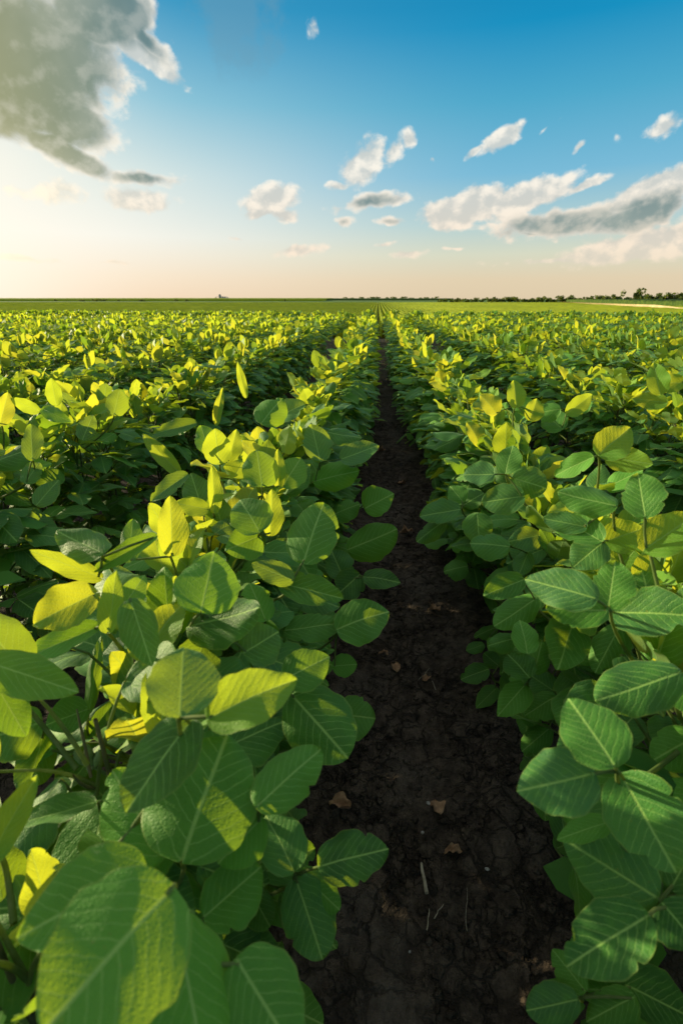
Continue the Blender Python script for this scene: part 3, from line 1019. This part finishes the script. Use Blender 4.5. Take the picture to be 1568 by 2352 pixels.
def plant_root(i, hero):
    x, y, xc, k, s = SL[i]
    key = round(xc, 2)
    row_count[key] = row_count.get(key, 0) + 1
    n = row_count[key]
    rn = row_name(xc)
    look = 'large-leaved soybean plant' if hero else 'leafy soybean plant'
    lab = '%s, %s in the %s' % (look, ordinal(n), rn)
    z = float(gz(x, y))
    o = bpy.data.objects.new('soybean_plant', None)
    o.empty_display_size = 0.05
    COL.objects.link(o)
    o.location = (x, y, z)
    o['label'] = lab
    o['category'] = 'soybean plant'
    o['group'] = 'soybean plants growing in rows'
    PLANTS.append((x, y, z, o))
    return o, np.array([x, y, z])


def leaf_list(r, s, n_leaf):
    """(node height, azimuth, kind, scale) for the leaves of one plant"""
    L = []
    az = r.uniform(0, 360)
    for j in range(n_leaf):
        f = (j + .5) / n_leaf
        z = (0.05 + 0.47 * f ** 0.85 + r.uniform(-.02, .02)) * s
        kind = 'low' if f < .38 else ('mid' if f < .74 else 'top')
        # leaves spread to both sides of the row
        az += 137.5 + r.uniform(-25, 25)
        a = az
        if kind != 'top' and r.random() < .55:
            a = (90 if r.random() < .5 else 270) + r.uniform(-38, 38)
        L.append((z, math.radians(a), kind, r.uniform(.86, 1.12) * s * (1.0 if kind != 'low' else .9)))
    return L


def too_far_out(P, xc, strict=True):
    """world-space limit that keeps the soil strip open"""
    if P[2] > 0.9:
        return True
    g = 0.92 - 0.62 * min(1.0, max(0.0, P[1] - 1.2) / 3.0)
    g = min(g, max(0.0, 1 - max(0.0, P[1] - 3.5) / 6.0))      # the rows close over the path farther on
    if g > 0 and 0.085 - .098 * g < P[0] - .02 * (P[1] > 2.5) < 0.085 + .10 * g:
        return True
    return False


def rotz(a):
    c, s_ = math.cos(a), math.sin(a)
    return np.array([[c, s_, 0], [-s_, c, 0], [0, 0, 1.0]])


# --- nearest plants: every leaflet an object
node_used = 0
for i in near_ids:
    x, y, xc, k, s = SL[i]
    o, base = plant_root(i, True)
    r = np.random.default_rng(int(5000 + i))
    st = link('stem', STEMS[int(r.integers(5))], o, Matrix.LocRotScale(None, None, Vector((1, 1, s))))
    for (z0, az, kind, sc_) in leaf_list(r, s, 32):
        sp = tri_spec(r, kind)
        R0 = rotz(az)
        node = np.array([0, 0, z0])
        pet = [R0 @ (p * sc_) + node for p in sp[0]]
        Jw = pet[2] + base
        if np.linalg.norm(Jw - CAM) < .30 or too_far_out(Jw, xc):
            continue
        lf = []
        for (b, R, l, w) in sp[1]:
            B = R0 @ (b * sc_) + node
            RR = R0 @ R
            T = B + RR[:, 1] * l * sc_
            samples = [B + base + RR[:, 1] * l * sc_ * v + RR[:, 0] * w * sc_ * u for v, u in ((.1, 0), (.35, .45), (.35, -.45), (.65, .35), (.65, -.35), (1, 0), (.5, 0))]
            bad = False
            for S in samples:
                if np.linalg.norm(S - CAM) < .33 or blocks_hero(S) or S[2] < .02:
                    bad = True
                    break
                px, py, zz = proj(S)
                if zz > 0 and in_poly(px, py, SOIL):
                    bad = True
                    break
            if not bad:
                lf.append((B, RR, l * sc_, w * sc_))
        if not lf:
            continue
        tv, tf = tube(bez(*[p - pet[0] for p in pet], n=6), np.linspace(.0026, .0016, 6), 6)
        # short rachis to the end leaflet
        rv, rf = tube([pet[2] - pet[0], lf[0][0] - pet[0]], [.0015, .0013], 5)
        V = np.concatenate([tv, rv])
        F = np.concatenate([tf, rf + len(tv)])
        stalk = link('leaf', make_mesh('leaf_stalk', V, F, M_STEM), o, Matrix.Translation(Vector(pet[0])))
        for (B, RR, l, w) in lf:
            young_lit = kind == 'top' and RR[2, 1] > .3 and r.random() < .5  # steep top leaflets coloured yellower to look sunlit
            me = YOUNG_LIT[int(r.integers(3))] if young_lit else LEAFLETS[int(r.integers(12))]
            M = Matrix(((RR[0, 0] * w, RR[0, 1] * l, RR[0, 2] * l, 0), (RR[1, 0] * w, RR[1, 1] * l, RR[1, 2] * l, 0), (RR[2, 0] * w, RR[2, 1] * l, RR[2, 2] * l, 0), (0, 0, 0, 1)))
            M.translation = Vector(B - pet[0])
            link('leaflet', me, stalk, M)

# --- hero leaves on their plants
PP = np.array([(p[0], p[1]) for p in PLANTS])
for h in heroes:
    Jw = h.Jw
    side = RC[np.argmin(np.abs(RC - Jw[0]))]
    d = np.hypot(PP[:, 0] - Jw[0], (PP[:, 1] - Jw[1]) * .8)
    near_side = np.abs(PP[:, 0] - side) < .2
    d = np.where(near_side, d, d + 1)
    # stalk should come from behind/below the leaf
    pi_ = int(np.argmin(d))
    x, y, z, o = PLANTS[pi_]
    base = np.array([x, y, z])
    zn = min(max(Jw[2] - .12, .04), .5)
    node = base + np.array([0, 0, zn])
    vw = (Jw - CAM) / np.linalg.norm(Jw - CAM)
    na = np.mean([l['R'][:, 2] for l in h.leaf], 0)
    mid = Jw - na * .085 + vw * .03 + np.array([0, 0, -.02])
    node = node + (mid - node) * .25
    node[2] = max(node[2], base[2] + .03)
    VV, FF = [], []
    tv, tf = tube(bez(node, mid, Jw, 8) - node, np.linspace(.0030, .0019, 8), 7)
    VV.append(tv); FF.append(tf); off = len(tv)
    for l in h.leaf:
        if np.linalg.norm(l['B'] - Jw) < .09:
            tv, tf = tube(np.array([Jw, (Jw + l['B']) / 2 + [0, 0, .001], l['B'] + l['R'][:, 1] * .003]) - node, [.0018, .0017, .0015], 6)
            VV.append(tv); FF.append(tf + off); off += len(tv)
    stalk = link('leaf', make_mesh('leaf_stalk', np.concatenate(VV), np.concatenate(FF), M_STEM), o, Matrix.Translation(Vector(node - base)))
    for l in h.leaf:
        RR, L_, W_ = l['R'], l['L'], l['W']
        narrow = l['hw'] / l['hl'] < .5
        if l['br'] >= 2 or (l['br'] == 1 and narrow):
            me = YOUNG_LIT[int(rng.integers(3))] if l['br'] >= 2 else LEAFLETS[4]  # bright leaflets get the sunlit yellow as their own colour
        else:
            me = LEAFLETS[int(rng.integers(12))]
        zz = (L_ + W_) / 2
        M = Matrix(((RR[0, 0] * W_, RR[0, 1] * L_, RR[0, 2] * zz, 0), (RR[1, 0] * W_, RR[1, 1] * L_, RR[1, 2] * zz, 0), (RR[2, 0] * W_, RR[2, 1] * L_, RR[2, 2] * zz, 0), (0, 0, 0, 1)))
        M.translation = Vector(l['B'] - node)
        link('leaflet', me, stalk, M)

# --- the other individual plants: stem and compound leaves
for i in mid_ids:
    x, y, xc, k, s = SL[i]
    o, base = plant_root(i, False)
    r = np.random.default_rng(int(9000 + i))
    link('stem', STEMS[int(r.integers(5))], o, Matrix.LocRotScale(None, None, Vector((1, 1, s))))
    for (z0, az, kind, sc_) in leaf_list(r, s, 29):
        tip = base + np.array([0, 0, z0]) + rotz(az) @ np.array([0, .19 if kind == 'mid' else .15, .08]) * sc_
        if too_far_out(tip, xc) or abs(tip[0] - x) > .25:
            continue
        px, py, zz = proj(tip)
        if zz < .3 or blocks_hero(tip) or (y < 6 and in_poly(px, py, SOIL)):
            continue
        vs = MIDV[kind]
        M = Matrix.LocRotScale(Vector((0, 0, z0)), Matrix.Rotation(-az, 3, 'Z').to_quaternion(), Vector((sc_,) * 3))
        link('leaf', vs[int(r.integers(len(vs)))], o, M)


# ------------------------------------------------------------------ the rest of the crop: one leafy mass
def crop_mass():
    VV, FF, UV, TN, RM, MX = [], [], [], [], [], []
    off = 0
    rest = [i for i in range(len(SL)) if i not in chosen]
    for i in rest:
        x, y, xc, k, s = SL[i]
        r = np.random.default_rng(int(20000 + i))
        base = np.array([x, y, float(gz(x, y))])
        far = math.hypot(x, y) > 9
        for (z0, az, kind, sc_) in leaf_list(r, s, 20 if not far else 17):
            if far and kind == 'low':
                continue
            g = LOWV[kind][int(r.integers(len(LOWV[kind])))]
            R0 = rotz(az)
            P = (g[0] * sc_) @ R0.T + np.array([0, 0, z0]) + base
            c = P.mean(0)
            if np.linalg.norm(c - CAM) < .5 or too_far_out(c, xc) or abs(c[0] - x) > .22:
                continue
            px, py, zz = proj(c)
            if 0 < zz < 2.5 and (blocks_hero(c) or in_poly(px, py, SOIL)):
                continue
            VV.append(P); FF.append(g[1] + off); UV.append(g[2]); TN.append((g[3] + r.random()) % 1); RM.append(g[4]); MX.append(np.array(g[5]) // 2)
            off += len(P)
    # farther off: single leaflets strewn over the tops of the rows
    co, F, uv, rim = leaf_arrays(1, 3, 5, fold=.15, droop=.1, wave=.02)
    N = 42000
    u = rng.random(N)
    y = np.sqrt(15.2 ** 2 + u * (26 ** 2 - 15.2 ** 2))
    xx = (rng.uniform(-1, 1, N)) * (0.80 * y + 2) - y * math.tan(YAW)
    rc = RC[np.argmin(np.abs(RC[:, None] - xx[None, :]), 0)]
    dx = rng.normal(0, .10, N).clip(-.25, .25)
    xx = rc + dx
    top = .74 + .05 * (fbm(xx * .3, y, 1.3, 2, 5) - .5) + rng.normal(0, .025, N)
    zz = terrain(xx, y) + top * np.sqrt(1 - (np.abs(dx) / .31) ** 3)
    az = rng.uniform(0, 2 * math.pi, N)
    el = np.radians(rng.normal(34, 32, N))
    ln = rng.uniform(.085, .12, N)
    Yv = np.stack([np.sin(az) * np.cos(el), np.cos(az) * np.cos(el), np.sin(el)], -1)
    nn = np.stack([rng.normal(0, .45, N) + dx * 2, rng.normal(0, .45, N), np.ones(N)], -1)
    Xv = np.cross(Yv, nn)
    Xv /= np.linalg.norm(Xv, axis=1)[:, None]
    Zv = np.cross(Xv, Yv)
    P = (Xv[:, None, :] * (co[:, 0] * .68)[None, :, None] + Yv[:, None, :] * co[:, 1][None, :, None] + Zv[:, None, :] * co[:, 2][None, :, None]) * ln[:, None, None] + np.stack([xx, y, zz], -1)[:, None, :]
    VV.append(P.reshape(-1, 3))
    FF.append((F[None] + (np.arange(N) * len(co))[:, None, None]).reshape(-1, 4) + off)
    UV.append(np.tile(uv, (N, 1)))
    TN.append(np.repeat(rng.random(N), len(co)))
    RM.append(np.tile(rim, N))
    MX.append(np.repeat((rng.random(N) < .04 + .24 * (el > .45)).astype(int), len(F)))  # upright leaflets more often painted sunlit yellow
    me = make_mesh('soybean_crop', np.concatenate(VV), np.concatenate(FF), [M_LEAF_FAR, M_YOUNG_LIT_FAR], np.concatenate(UV), np.concatenate(TN), np.concatenate(RM), np.concatenate(MX))
    print('crop verts', len(me.vertices))
    link('soybean_crop', me, kind='stuff', label='leafy green soybean rows filling the field beyond the nearest plants', category='crop')


crop_mass()


# where the crop ends on the right
def at(px, D):
    """world x of picture column px (horizon level) at distance D along the rows"""
    d = ray(px, 690)
    return d[0] / d[1] * D


EDGE_A = (at(1290, 250), 250.0)
EDGE_B = (at(1590, 112), 112.0)


def edge_y(x):
    """y where the soybean field ends"""
    y = np.where(x < EDGE_A[0], 298.0, np.interp(x, [EDGE_A[0], EDGE_B[0], 400], [EDGE_A[1], EDGE_B[1], 40]))
    return y


def far_rows():
    rows = row_centres(-300, 300)
    prof_x = np.array([-.27, -.25, -.13, 0, .13, .25, .27])
    prof_z = np.array([.05, .54, .67, .71, .67, .54, .05])
    VV, FF = [], []
    off = 0
    for xc in rows:
        y0 = max(19.0, (abs(xc) - 4) / .95)
        y1 = float(edge_y(np.array([xc]))[0])
        if y1 - y0 < 3:
            continue
        ys = [y0]
        while ys[-1] < y1:
            ys.append(ys[-1] + max(.25, ys[-1] * .022))
        ys[-1] = y1
        ys = np.array(ys)
        n = len(ys)
        Y = np.repeat(ys[:, None], 7, 1)
        X = xc + prof_x[None, :] + rng.normal(0, .018, (n, 7))
        Z = terrain(X, Y) + prof_z[None, :] * (.97 + .03 * np.sin(Y * .3 + xc)) + rng.normal(0, .022, (n, 7)) - (Y < 34) * .05
        VV.append(np.stack([X, Y, Z], -1).reshape(-1, 3))
        i = (np.arange(n - 1)[:, None] * 7 + np.arange(6)[None, :]).ravel()
        FF.append(np.stack([i, i + 1, i + 8, i + 7], -1) + off)
        off += n * 7
    me = make_mesh('distant_crop', np.concatenate(VV), np.concatenate(FF), M_FIELD)
    print('far rows verts', off)
    link('distant_crop', me, kind='stuff', label='smooth light green distant soybean rows converging towards the horizon', category='crop')


far_rows()


def slab(name, quad, h, mat, label, cat, n=60, m=14, rough=.25):
    """a standing crop block: noisy top and sides over a quadrilateral footprint"""
    q = np.array(quad, float)
    a = np.linspace(0, 1, n + 1)
    b = np.linspace(0, 1, m + 1)
    A, B = np.meshgrid(a, b)
    P = (q[0] * (1 - A)[..., None] + q[1] * A[..., None]) * (1 - B)[..., None] + (q[3] * (1 - A)[..., None] + q[2] * A[..., None]) * B[..., None]
    X, Y = P[..., 0], P[..., 1]
    Zb = terrain(X, Y) - .3
    Zt = Zb + .3 + h + rng.uniform(-rough, rough, X.shape) * h
    V = np.concatenate([np.stack([X, Y, Zt], -1).reshape(-1, 3), np.stack([X, Y, Zb], -1).reshape(-1, 3)])
    w = n + 1
    N = X.size
    i = (np.arange(m)[:, None] * w + np.arange(n)[None, :]).ravel()
    F = [np.stack([i, i + 1, i + w + 1, i + w], -1)]
    j = np.arange(n)
    F.append(np.stack([j + N, j + 1 + N, j + 1, j], -1))
    k = j + m * w
    F.append(np.stack([k, k + 1, k + 1 + N, k + N], -1))
    r_ = np.arange(m) * w
    F.append(np.stack([r_, r_ + w, r_ + w + N, r_ + N], -1))
    r_ = r_ + n
    F.append(np.stack([r_ + N, r_ + w + N, r_ + w, r_], -1))
    me = make_mesh(name, V, np.concatenate(F), mat, smooth=False)
    link(name, me, kind='stuff', label=label, category=cat)


# fields on the skyline
slab('maize_field', [(at(-300, 420), 420), (at(738, 420), 420), (at(765, 560), 560), (at(-300, 560), 560)], 1.3, M_FIELD, 'raised green field with a dark lower edge on the left horizon', 'field', 300, 10, .08)
slab('maize_field', [(at(745, 470), 470), (at(1040, 470), 470), (at(1040, 620), 620), (at(770, 620), 620)], 1.0, M_MAIZE, 'dark green field on the horizon straight beyond the soil path', 'field', 160, 8, .15)
slab('maize_field', [(at(1300, 268), 268), (at(1640, 134), 134), (at(1640, 215), 215), (at(1300, 300), 300)], 1.9, M_MAIZE, 'green crop strip between the pale stubble and the right hedge', 'field', 200, 8, .12)


def stubble_strip():
    n = 80
    V, F = [], []
    for i in range(n + 1):
        t_ = i / n
        px = 1290 + 320 * t_
        xa = EDGE_A[0] + (EDGE_B[0] - EDGE_A[0]) * t_
        ya = EDGE_A[1] + (EDGE_B[1] - EDGE_A[1]) * t_
        V.append((xa, ya + 1.0, float(terrain(xa, ya + 1.0)) + .72))
        V.append((xa + 3 * t_, ya + 15 + 5 * t_, float(terrain(xa, ya + 16)) + .88 + .34 * t_))
        V.append((xa, ya + 1.0, float(terrain(xa, ya + 1.0)) - .3))
    for i in range(n):
        a = i * 3
        F.append((a, a + 3, a + 4, a + 1))
        F.append((a + 2, a + 5, a + 3, a))
    link('stubble_strip', make_mesh('stubble_strip', V, np.array(F), M_STUBBLE), kind='structure')


stubble_strip()


# ------------------------------------------------------------------ trees and bushes on the horizon
def crown_mesh(seed, tall=1.0, n=520):
    r = np.random.default_rng(seed)
    nb = 9
    c = np.column_stack([r.normal(0, .30, nb), r.normal(0, .30, nb), r.uniform(.25, .95, nb) * tall])
    rad = r.uniform(.18, .36, nb)
    V, F = [], []
    for k in range(n):
        b = int(r.integers(nb))
        d = r.normal(0, 1, 3)
        d /= np.linalg.norm(d)
        p = c[b] + d * rad[b] * r.uniform(.5, 1.05) * [1, 1, .85]
        if p[2] < .06:
            continue
        s = r.uniform(.035, .085)
        a = r.normal(0, 1, 3); a /= np.linalg.norm(a)
        e = np.cross(a, d); e /= max(np.linalg.norm(e), 1e-6)
        o = len(V)
        V += [p - a * s - e * s * .6, p + a * s - e * s * .7, p + a * s * .8 + e * s, p - a * s * .9 + e * s * .8]
        F.append((o, o + 1, o + 2, o + 3))
    return make_mesh('crown', V, np.array(F), M_TREE, smooth=False)


def trunk_mesh(seed):
    r = np.random.default_rng(seed)
    pts = [(0, 0, -.08), (r.normal(0, .01), 0, .15), (r.normal(0, .03), r.normal(0, .03), .4), (r.normal(0, .05), r.normal(0, .05), .7)]
    V, F = tube(pts, [.035, .03, .02, .008], 7)
    v2, f2 = tube([(0, 0, .25), (.12, .03, .45), (.2, .05, .6)], [.015, .01, .004], 5)
    v3, f3 = tube([(0, 0, .3), (-.1, -.05, .5), (-.19, -.02, .66)], [.014, .009, .004], 5)
    return make_mesh('trunk', np.concatenate([V, v2, v3]), np.concatenate([F, f2 + len(V), f3 + len(V) + len(v2)]), M_BARK)


CROWNS = [crown_mesh(s, 1.0) for s in range(6)]
TRUNKS = [trunk_mesh(s) for s in range(4)]


def tree(name, px, D, h, wid, label, cat, group):
    x = float(at(px, D))
    o = bpy.data.objects.new(name, None)
    COL.objects.link(o)
    o.location = (x, D, float(terrain(x, D)) - .1)
    o.rotation_euler = (0, 0, random.uniform(0, 6.28))
    o.scale = (wid, wid, h / 1.12)
    o['label'] = label
    o['category'] = cat
    o['group'] = group
    link('trunk', random.choice(TRUNKS), o)
    link('crown', random.choice(CROWNS), o)


tr = random.Random(3)
tree('tree', 1456, 262, 7.0, 4.6, 'tallest round dark tree standing above the right-hand hedge line', 'tree', 'trees along the right horizon')
px = 1010.0
nt = 0
while px < 1600:
    f = (px - 1010) / 560
    D = 330 - 40 * f - (40 * max(0, f - .45))
    h = 2.0 + 1.9 * tr.random() * (0.5 + f) + 1.1 * f
    nt += 1
    if abs(px - 1456) > 8:
        where = ordinal(nt)
        tree('hedge_tree', px, D + tr.uniform(-6, 6), h, h * tr.uniform(.9, 1.25), 'small dark hedge tree, %s from the left on the right horizon' % where, 'tree', 'trees along the right horizon')
    px += tr.uniform(8.5, 14.5)
for q, (bx, D, h, w, lab) in enumerate([(190, 404, 1.6, 3.5, 'low dark bush at the left end of the far field edge'), (222, 404, 2.2, 5.2, 'broadest low dark bush on the left far field edge'),
                                        (238, 406, 1.8, 5.0, 'low dark bush touching the broadest one on its right'), (273, 404, 1.3, 2.2, 'small dark bush second right of the broad bush clump'), (325, 404, 1.7, 4.6, 'rounded dark bush a third of the way along the far field edge'),
                                        (405, 404, 2.0, 2.4, 'dark bush on the far field edge left of the grain elevator'), (427, 405, 1.6, 3.2, 'flat dark bush just left of the grain elevator'),
                                        (655, 404, 1.8, 2.2, 'lone dark bush on the far field edge right of the grain elevator'), (128, 404, 1.8, 2.4, 'dark bush standing near the left border of the far field')]):
    tree('bush', bx, D, h, w, lab, 'bush', 'bushes along the left far field edge')
for q in range(12):
    tree('horizon_bush', 790 + q * 19 + tr.uniform(-5, 5), 640, tr.uniform(2.0, 3.6), tr.uniform(5, 9), 'tiny dark bush on the skyline beyond the soil path, %s from the left' % ordinal(q + 1), 'bush', 'bushes on the skyline beyond the path')

# grain elevator on the far left skyline
D = 1500.0
gx = float(at(506, D))
o = bpy.data.objects.new('grain_elevator', None)
COL.objects.link(o)
gz0 = float(terrain(gx, D))
o.location = (gx, D, gz0)
o['label'] = 'grey grain elevator tower with silos on the left horizon'
o['category'] = 'grain elevator'


def cyl(name, x, y, z0, z1, r_, cone=0.0, n=20):
    V, F = tube([(x, y, z0), (x, y, z1), (x, y, z1 + cone + .01)], [r_, r_, .05 if cone else r_ * .98], n)
    link(name, make_mesh(name, V, F, M_CONC), o)


def boxm(name, x0, x1, y0, y1, z0, z1, mat=M_CONC):
    V = [(x, y, z) for z in (z0, z1) for x, y in ((x0, y0), (x1, y0), (x1, y1), (x0, y1))]
    F = np.array([(0, 3, 2, 1), (4, 5, 6, 7), (0, 1, 5, 4), (1, 2, 6, 5), (2, 3, 7, 6), (3, 0, 4, 7)])
    link(name, make_mesh(name, V, F, mat, smooth=False), o)


boxm('tower', -3, 3, -3, 3, -2, 13)
boxm('head_house', -2, 2.2, -2, 2, 13, 15.5)
for k, (sx, hh) in enumerate(((-12, 6), (8, 8), (15, 7), (22, 6))):
    cyl('silo', sx, 0, -2, hh, 3.2, 2.0)
boxm('conveyor', -12, 22, -.6, .6, 8.9, 9.6)


# ------------------------------------------------------------------ litter on the soil
def crumbs():
    """loose crumbs of earth, far too many to count"""
    r = np.random.default_rng(77)
    N = 9000
    y = 0.2 + 4.2 * r.random(N) ** 1.5
    x = r.uniform(-.22, .42, N)
    keep = fbm(x, y, 7, 3, 21) > .40
    x, y = x[keep], y[keep]
    N = len(x)
    sz = (0.0012 + 0.0085 * r.random(N) ** 3.0)
    base = np.array([(0, 0, 1), (0, 0, -1), (1, 0, 0), (-1, 0, 0), (0, 1, 0), (0, -1, 0), (.7, .7, .3), (-.7, -.6, .2), (.6, -.7, -.2), (-.6, .7, .1)], float)
    F = np.array([(0, 2, 6), (0, 6, 4), (0, 4, 9), (0, 9, 3), (0, 3, 7), (0, 7, 5), (0, 5, 8), (0, 8, 2), (1, 6, 2), (1, 4, 6), (1, 9, 4), (1, 3, 9), (1, 7, 3), (1, 5, 7), (1, 8, 5), (1, 2, 8)])
    V = base[None] * (1 + r.normal(0, .22, (N, len(base), 3)))
    a = r.uniform(0, 6.28, N)
    c, s_ = np.cos(a)[:, None], np.sin(a)[:, None]
    V = np.stack([V[..., 0] * c - V[..., 1] * s_, V[..., 0] * s_ + V[..., 1] * c, V[..., 2] * .75], -1)
    V = V * sz[:, None, None] + np.stack([x, y, gz(x, y) + sz * .25], -1)[:, None, :]
    FF = (F[None] + (np.arange(N) * len(base))[:, None, None]).reshape(-1, 3)
    link('soil_crumbs', make_mesh('soil_crumbs', V.reshape(-1, 3), FF, M_SOIL), kind='stuff', label='loose dark crumbs of earth strewn over the soil path', category='soil crumbs')


crumbs()


def on_ground(px, py, z=0.0):
    d = ray(px, py)
    P = CAM + d * ((z - CAM_H) / d[2])
    return P[0], P[1]


def dry_leaf(px, py, L, W, az, label, seed, curl=.5):
    x, y = on_ground(px, py)
    co, F, uv, rim = leaf_arrays(6, 12, seed + 70, fold=.5, droop=.3, wave=.12, curl=0)
    r = np.random.default_rng(seed)
    co = co.copy()
    co[:, 2] += .10 * np.sin(co[:, 1] * 6 + co[:, 0] * 5 + seed) + .06 * np.sin(co[:, 0] * 17 + co[:, 1] * 9)
    co[:, 0] += .06 * np.sin(co[:, 1] * 9 + seed)
    V = co * [W, L, L]
    V = np.concatenate([V, V + [0, 0, -.0008]])
    V[:, 2] -= V[:, 2].min()
    V[:, 1] -= L / 2
    FF = np.concatenate([F, F[:, ::-1] + len(co)])
    me = make_mesh('dry_leaf', V, FF, M_DRY)
    link('dry_leaf', me, None, Matrix.Translation((x, y, float(gz(x, y)) + .001)) @ Matrix.Rotation(math.radians(az), 4, 'Z'),
         label=label, category='dry leaf', group='dry leaves fallen on the soil path')


for q, a in enumerate([(995, 1407, .045, .024, 60, 'tan dry leaf lying in the middle of the path'), (909, 1526, .038, .028, 0, 'pale brown squarish dry leaf left of the path centre'),
                       (980, 1555, .036, .018, -50, 'small curled dry leaf right of the path centre'), (780, 1850, .05, .03, 70, 'crumpled brown dry leaf at the left border of the path'),
                       (1004, 1850, .032, .03, 20, 'dull grey-brown crumpled leaf in the path centre'), (1042, 1953, .036, .016, -75, 'reddish brown curled dry leaf in the lower path'),
                       (880, 1496, .03, .012, 80, 'dark curled dry leaf against the left plants'), (932, 1220, .06, .03, 75, 'pale curled dry leaf on the upper path'),
                       (875, 1035, .06, .035, 70, 'small orange-brown leaf at the far narrow end of the path'), (922, 1107, .05, .02, 80, 'thin brown dry leaf high up the path')]):
    dry_leaf(*a, q)


def straw(px, py, L, rad, az, label, seed, bend=.15):
    x, y = on_ground(px, py)
    r = np.random.default_rng(seed)
    n = 7
    t_ = np.linspace(-.5, .5, n)
    pts = np.column_stack([np.cumsum(r.normal(0, bend * L / n, n)), t_ * L, np.full(n, rad) + .001])
    V, F = tube(pts, np.linspace(rad, rad * .6, n), 6)
    link('straw', make_mesh('straw', V, F, M_STRAW), None, Matrix.Translation((x, y, float(gz(x, y)) + .003)) @ Matrix.Rotation(math.radians(az), 4, 'Z'),
         label=label, category='straw', group='bits of straw on the soil path')


for q, a in enumerate([(972, 2016, .052, .0042, 8, 'thick pale piece of broken stalk lying along the lower path'), (982, 2110, .034, .0011, -12, 'short thin straw just below the thick broken stalk'),
                       (1008, 2090, .03, .001, -40, 'thin bent straw right of the lower path centre'), (997, 1570, .035, .001, 5, 'thin pale straw beside the small curled leaf'),
                       (975, 1540, .06, .0008, -35, 'long dark thread-like root beside the curled leaf'), (1075, 2080, .07, .0006, -10, 'hair-thin curved root fibre on the lower right path')]):
    straw(*a, q)


def pebble(px, py, s, label, seed):
    x, y = on_ground(px, py)
    r = np.random.default_rng(seed)
    V, F = tube([(0, 0, -.4), (0, 0, -.25), (0, 0, .1), (0, 0, .4), (0, 0, .46)], [.05, .8, 1, .7, .05], 9)
    V = V * (1 + r.normal(0, .08, V.shape)) * [s, s * r.uniform(.6, .9), s]
    link('pebble', make_mesh('pebble', V, F, M_PEBBLE), None, Matrix.Translation((x, y, float(gz(x, y)) + s * .3)) @ Matrix.Rotation(seed, 4, 'Z'),
         label=label, category='pebble', group='pebbles on the soil path')


for q, a in enumerate([(984, 1838, .005, 'small pale pebble in the middle of the lower path'), (971, 1900, .004, 'pale pebble just above the broken stalk'), (942, 1988, .004, 'tiny whitish pebble left of the broken stalk'),
                       (1118, 1997, .005, 'greyish pebble on the lower right of the path'), (942, 2172, .003, 'tiny bright pebble low in the path')]):
    pebble(*a, q)


# buds on the near left plant
def buds():
    best = min(PLANTS, key=lambda p: (p[0] - ROW_L0) ** 2 + (p[1] - .45) ** 2)
    x, y, z, o = best
    P = CAM + ray(212, 1755) * .55
    V, F = [], []
    off = 0
    for k, (dx, dz) in enumerate(((0, .02), (-.015, .008), (.012, .012), (-.004, -.01))):
        v, f = tube([P + [dx * .3, 0, dz * .3 - .006], P + [dx * .7, 0, dz * .7], P + [dx, 0, dz + .004], P + [dx * 1.1, 0, dz + .012]], [.002, .005, .004, .0006], 8)
        V.append(v); F.append(f + off); off += len(v)
    v, f = tube([np.array([x, y, z + .3]), P - [0, 0, .004]], [.002, .0018], 6)
    V.append(v); F.append(f + off)
    link('flower_bud', make_mesh('flower_bud', np.concatenate(V) - [x, y, z], np.concatenate(F), M_BUD), o)


buds()
print('objects', len(bpy.data.objects))
print('hero lens', [h.len for h in heroes])
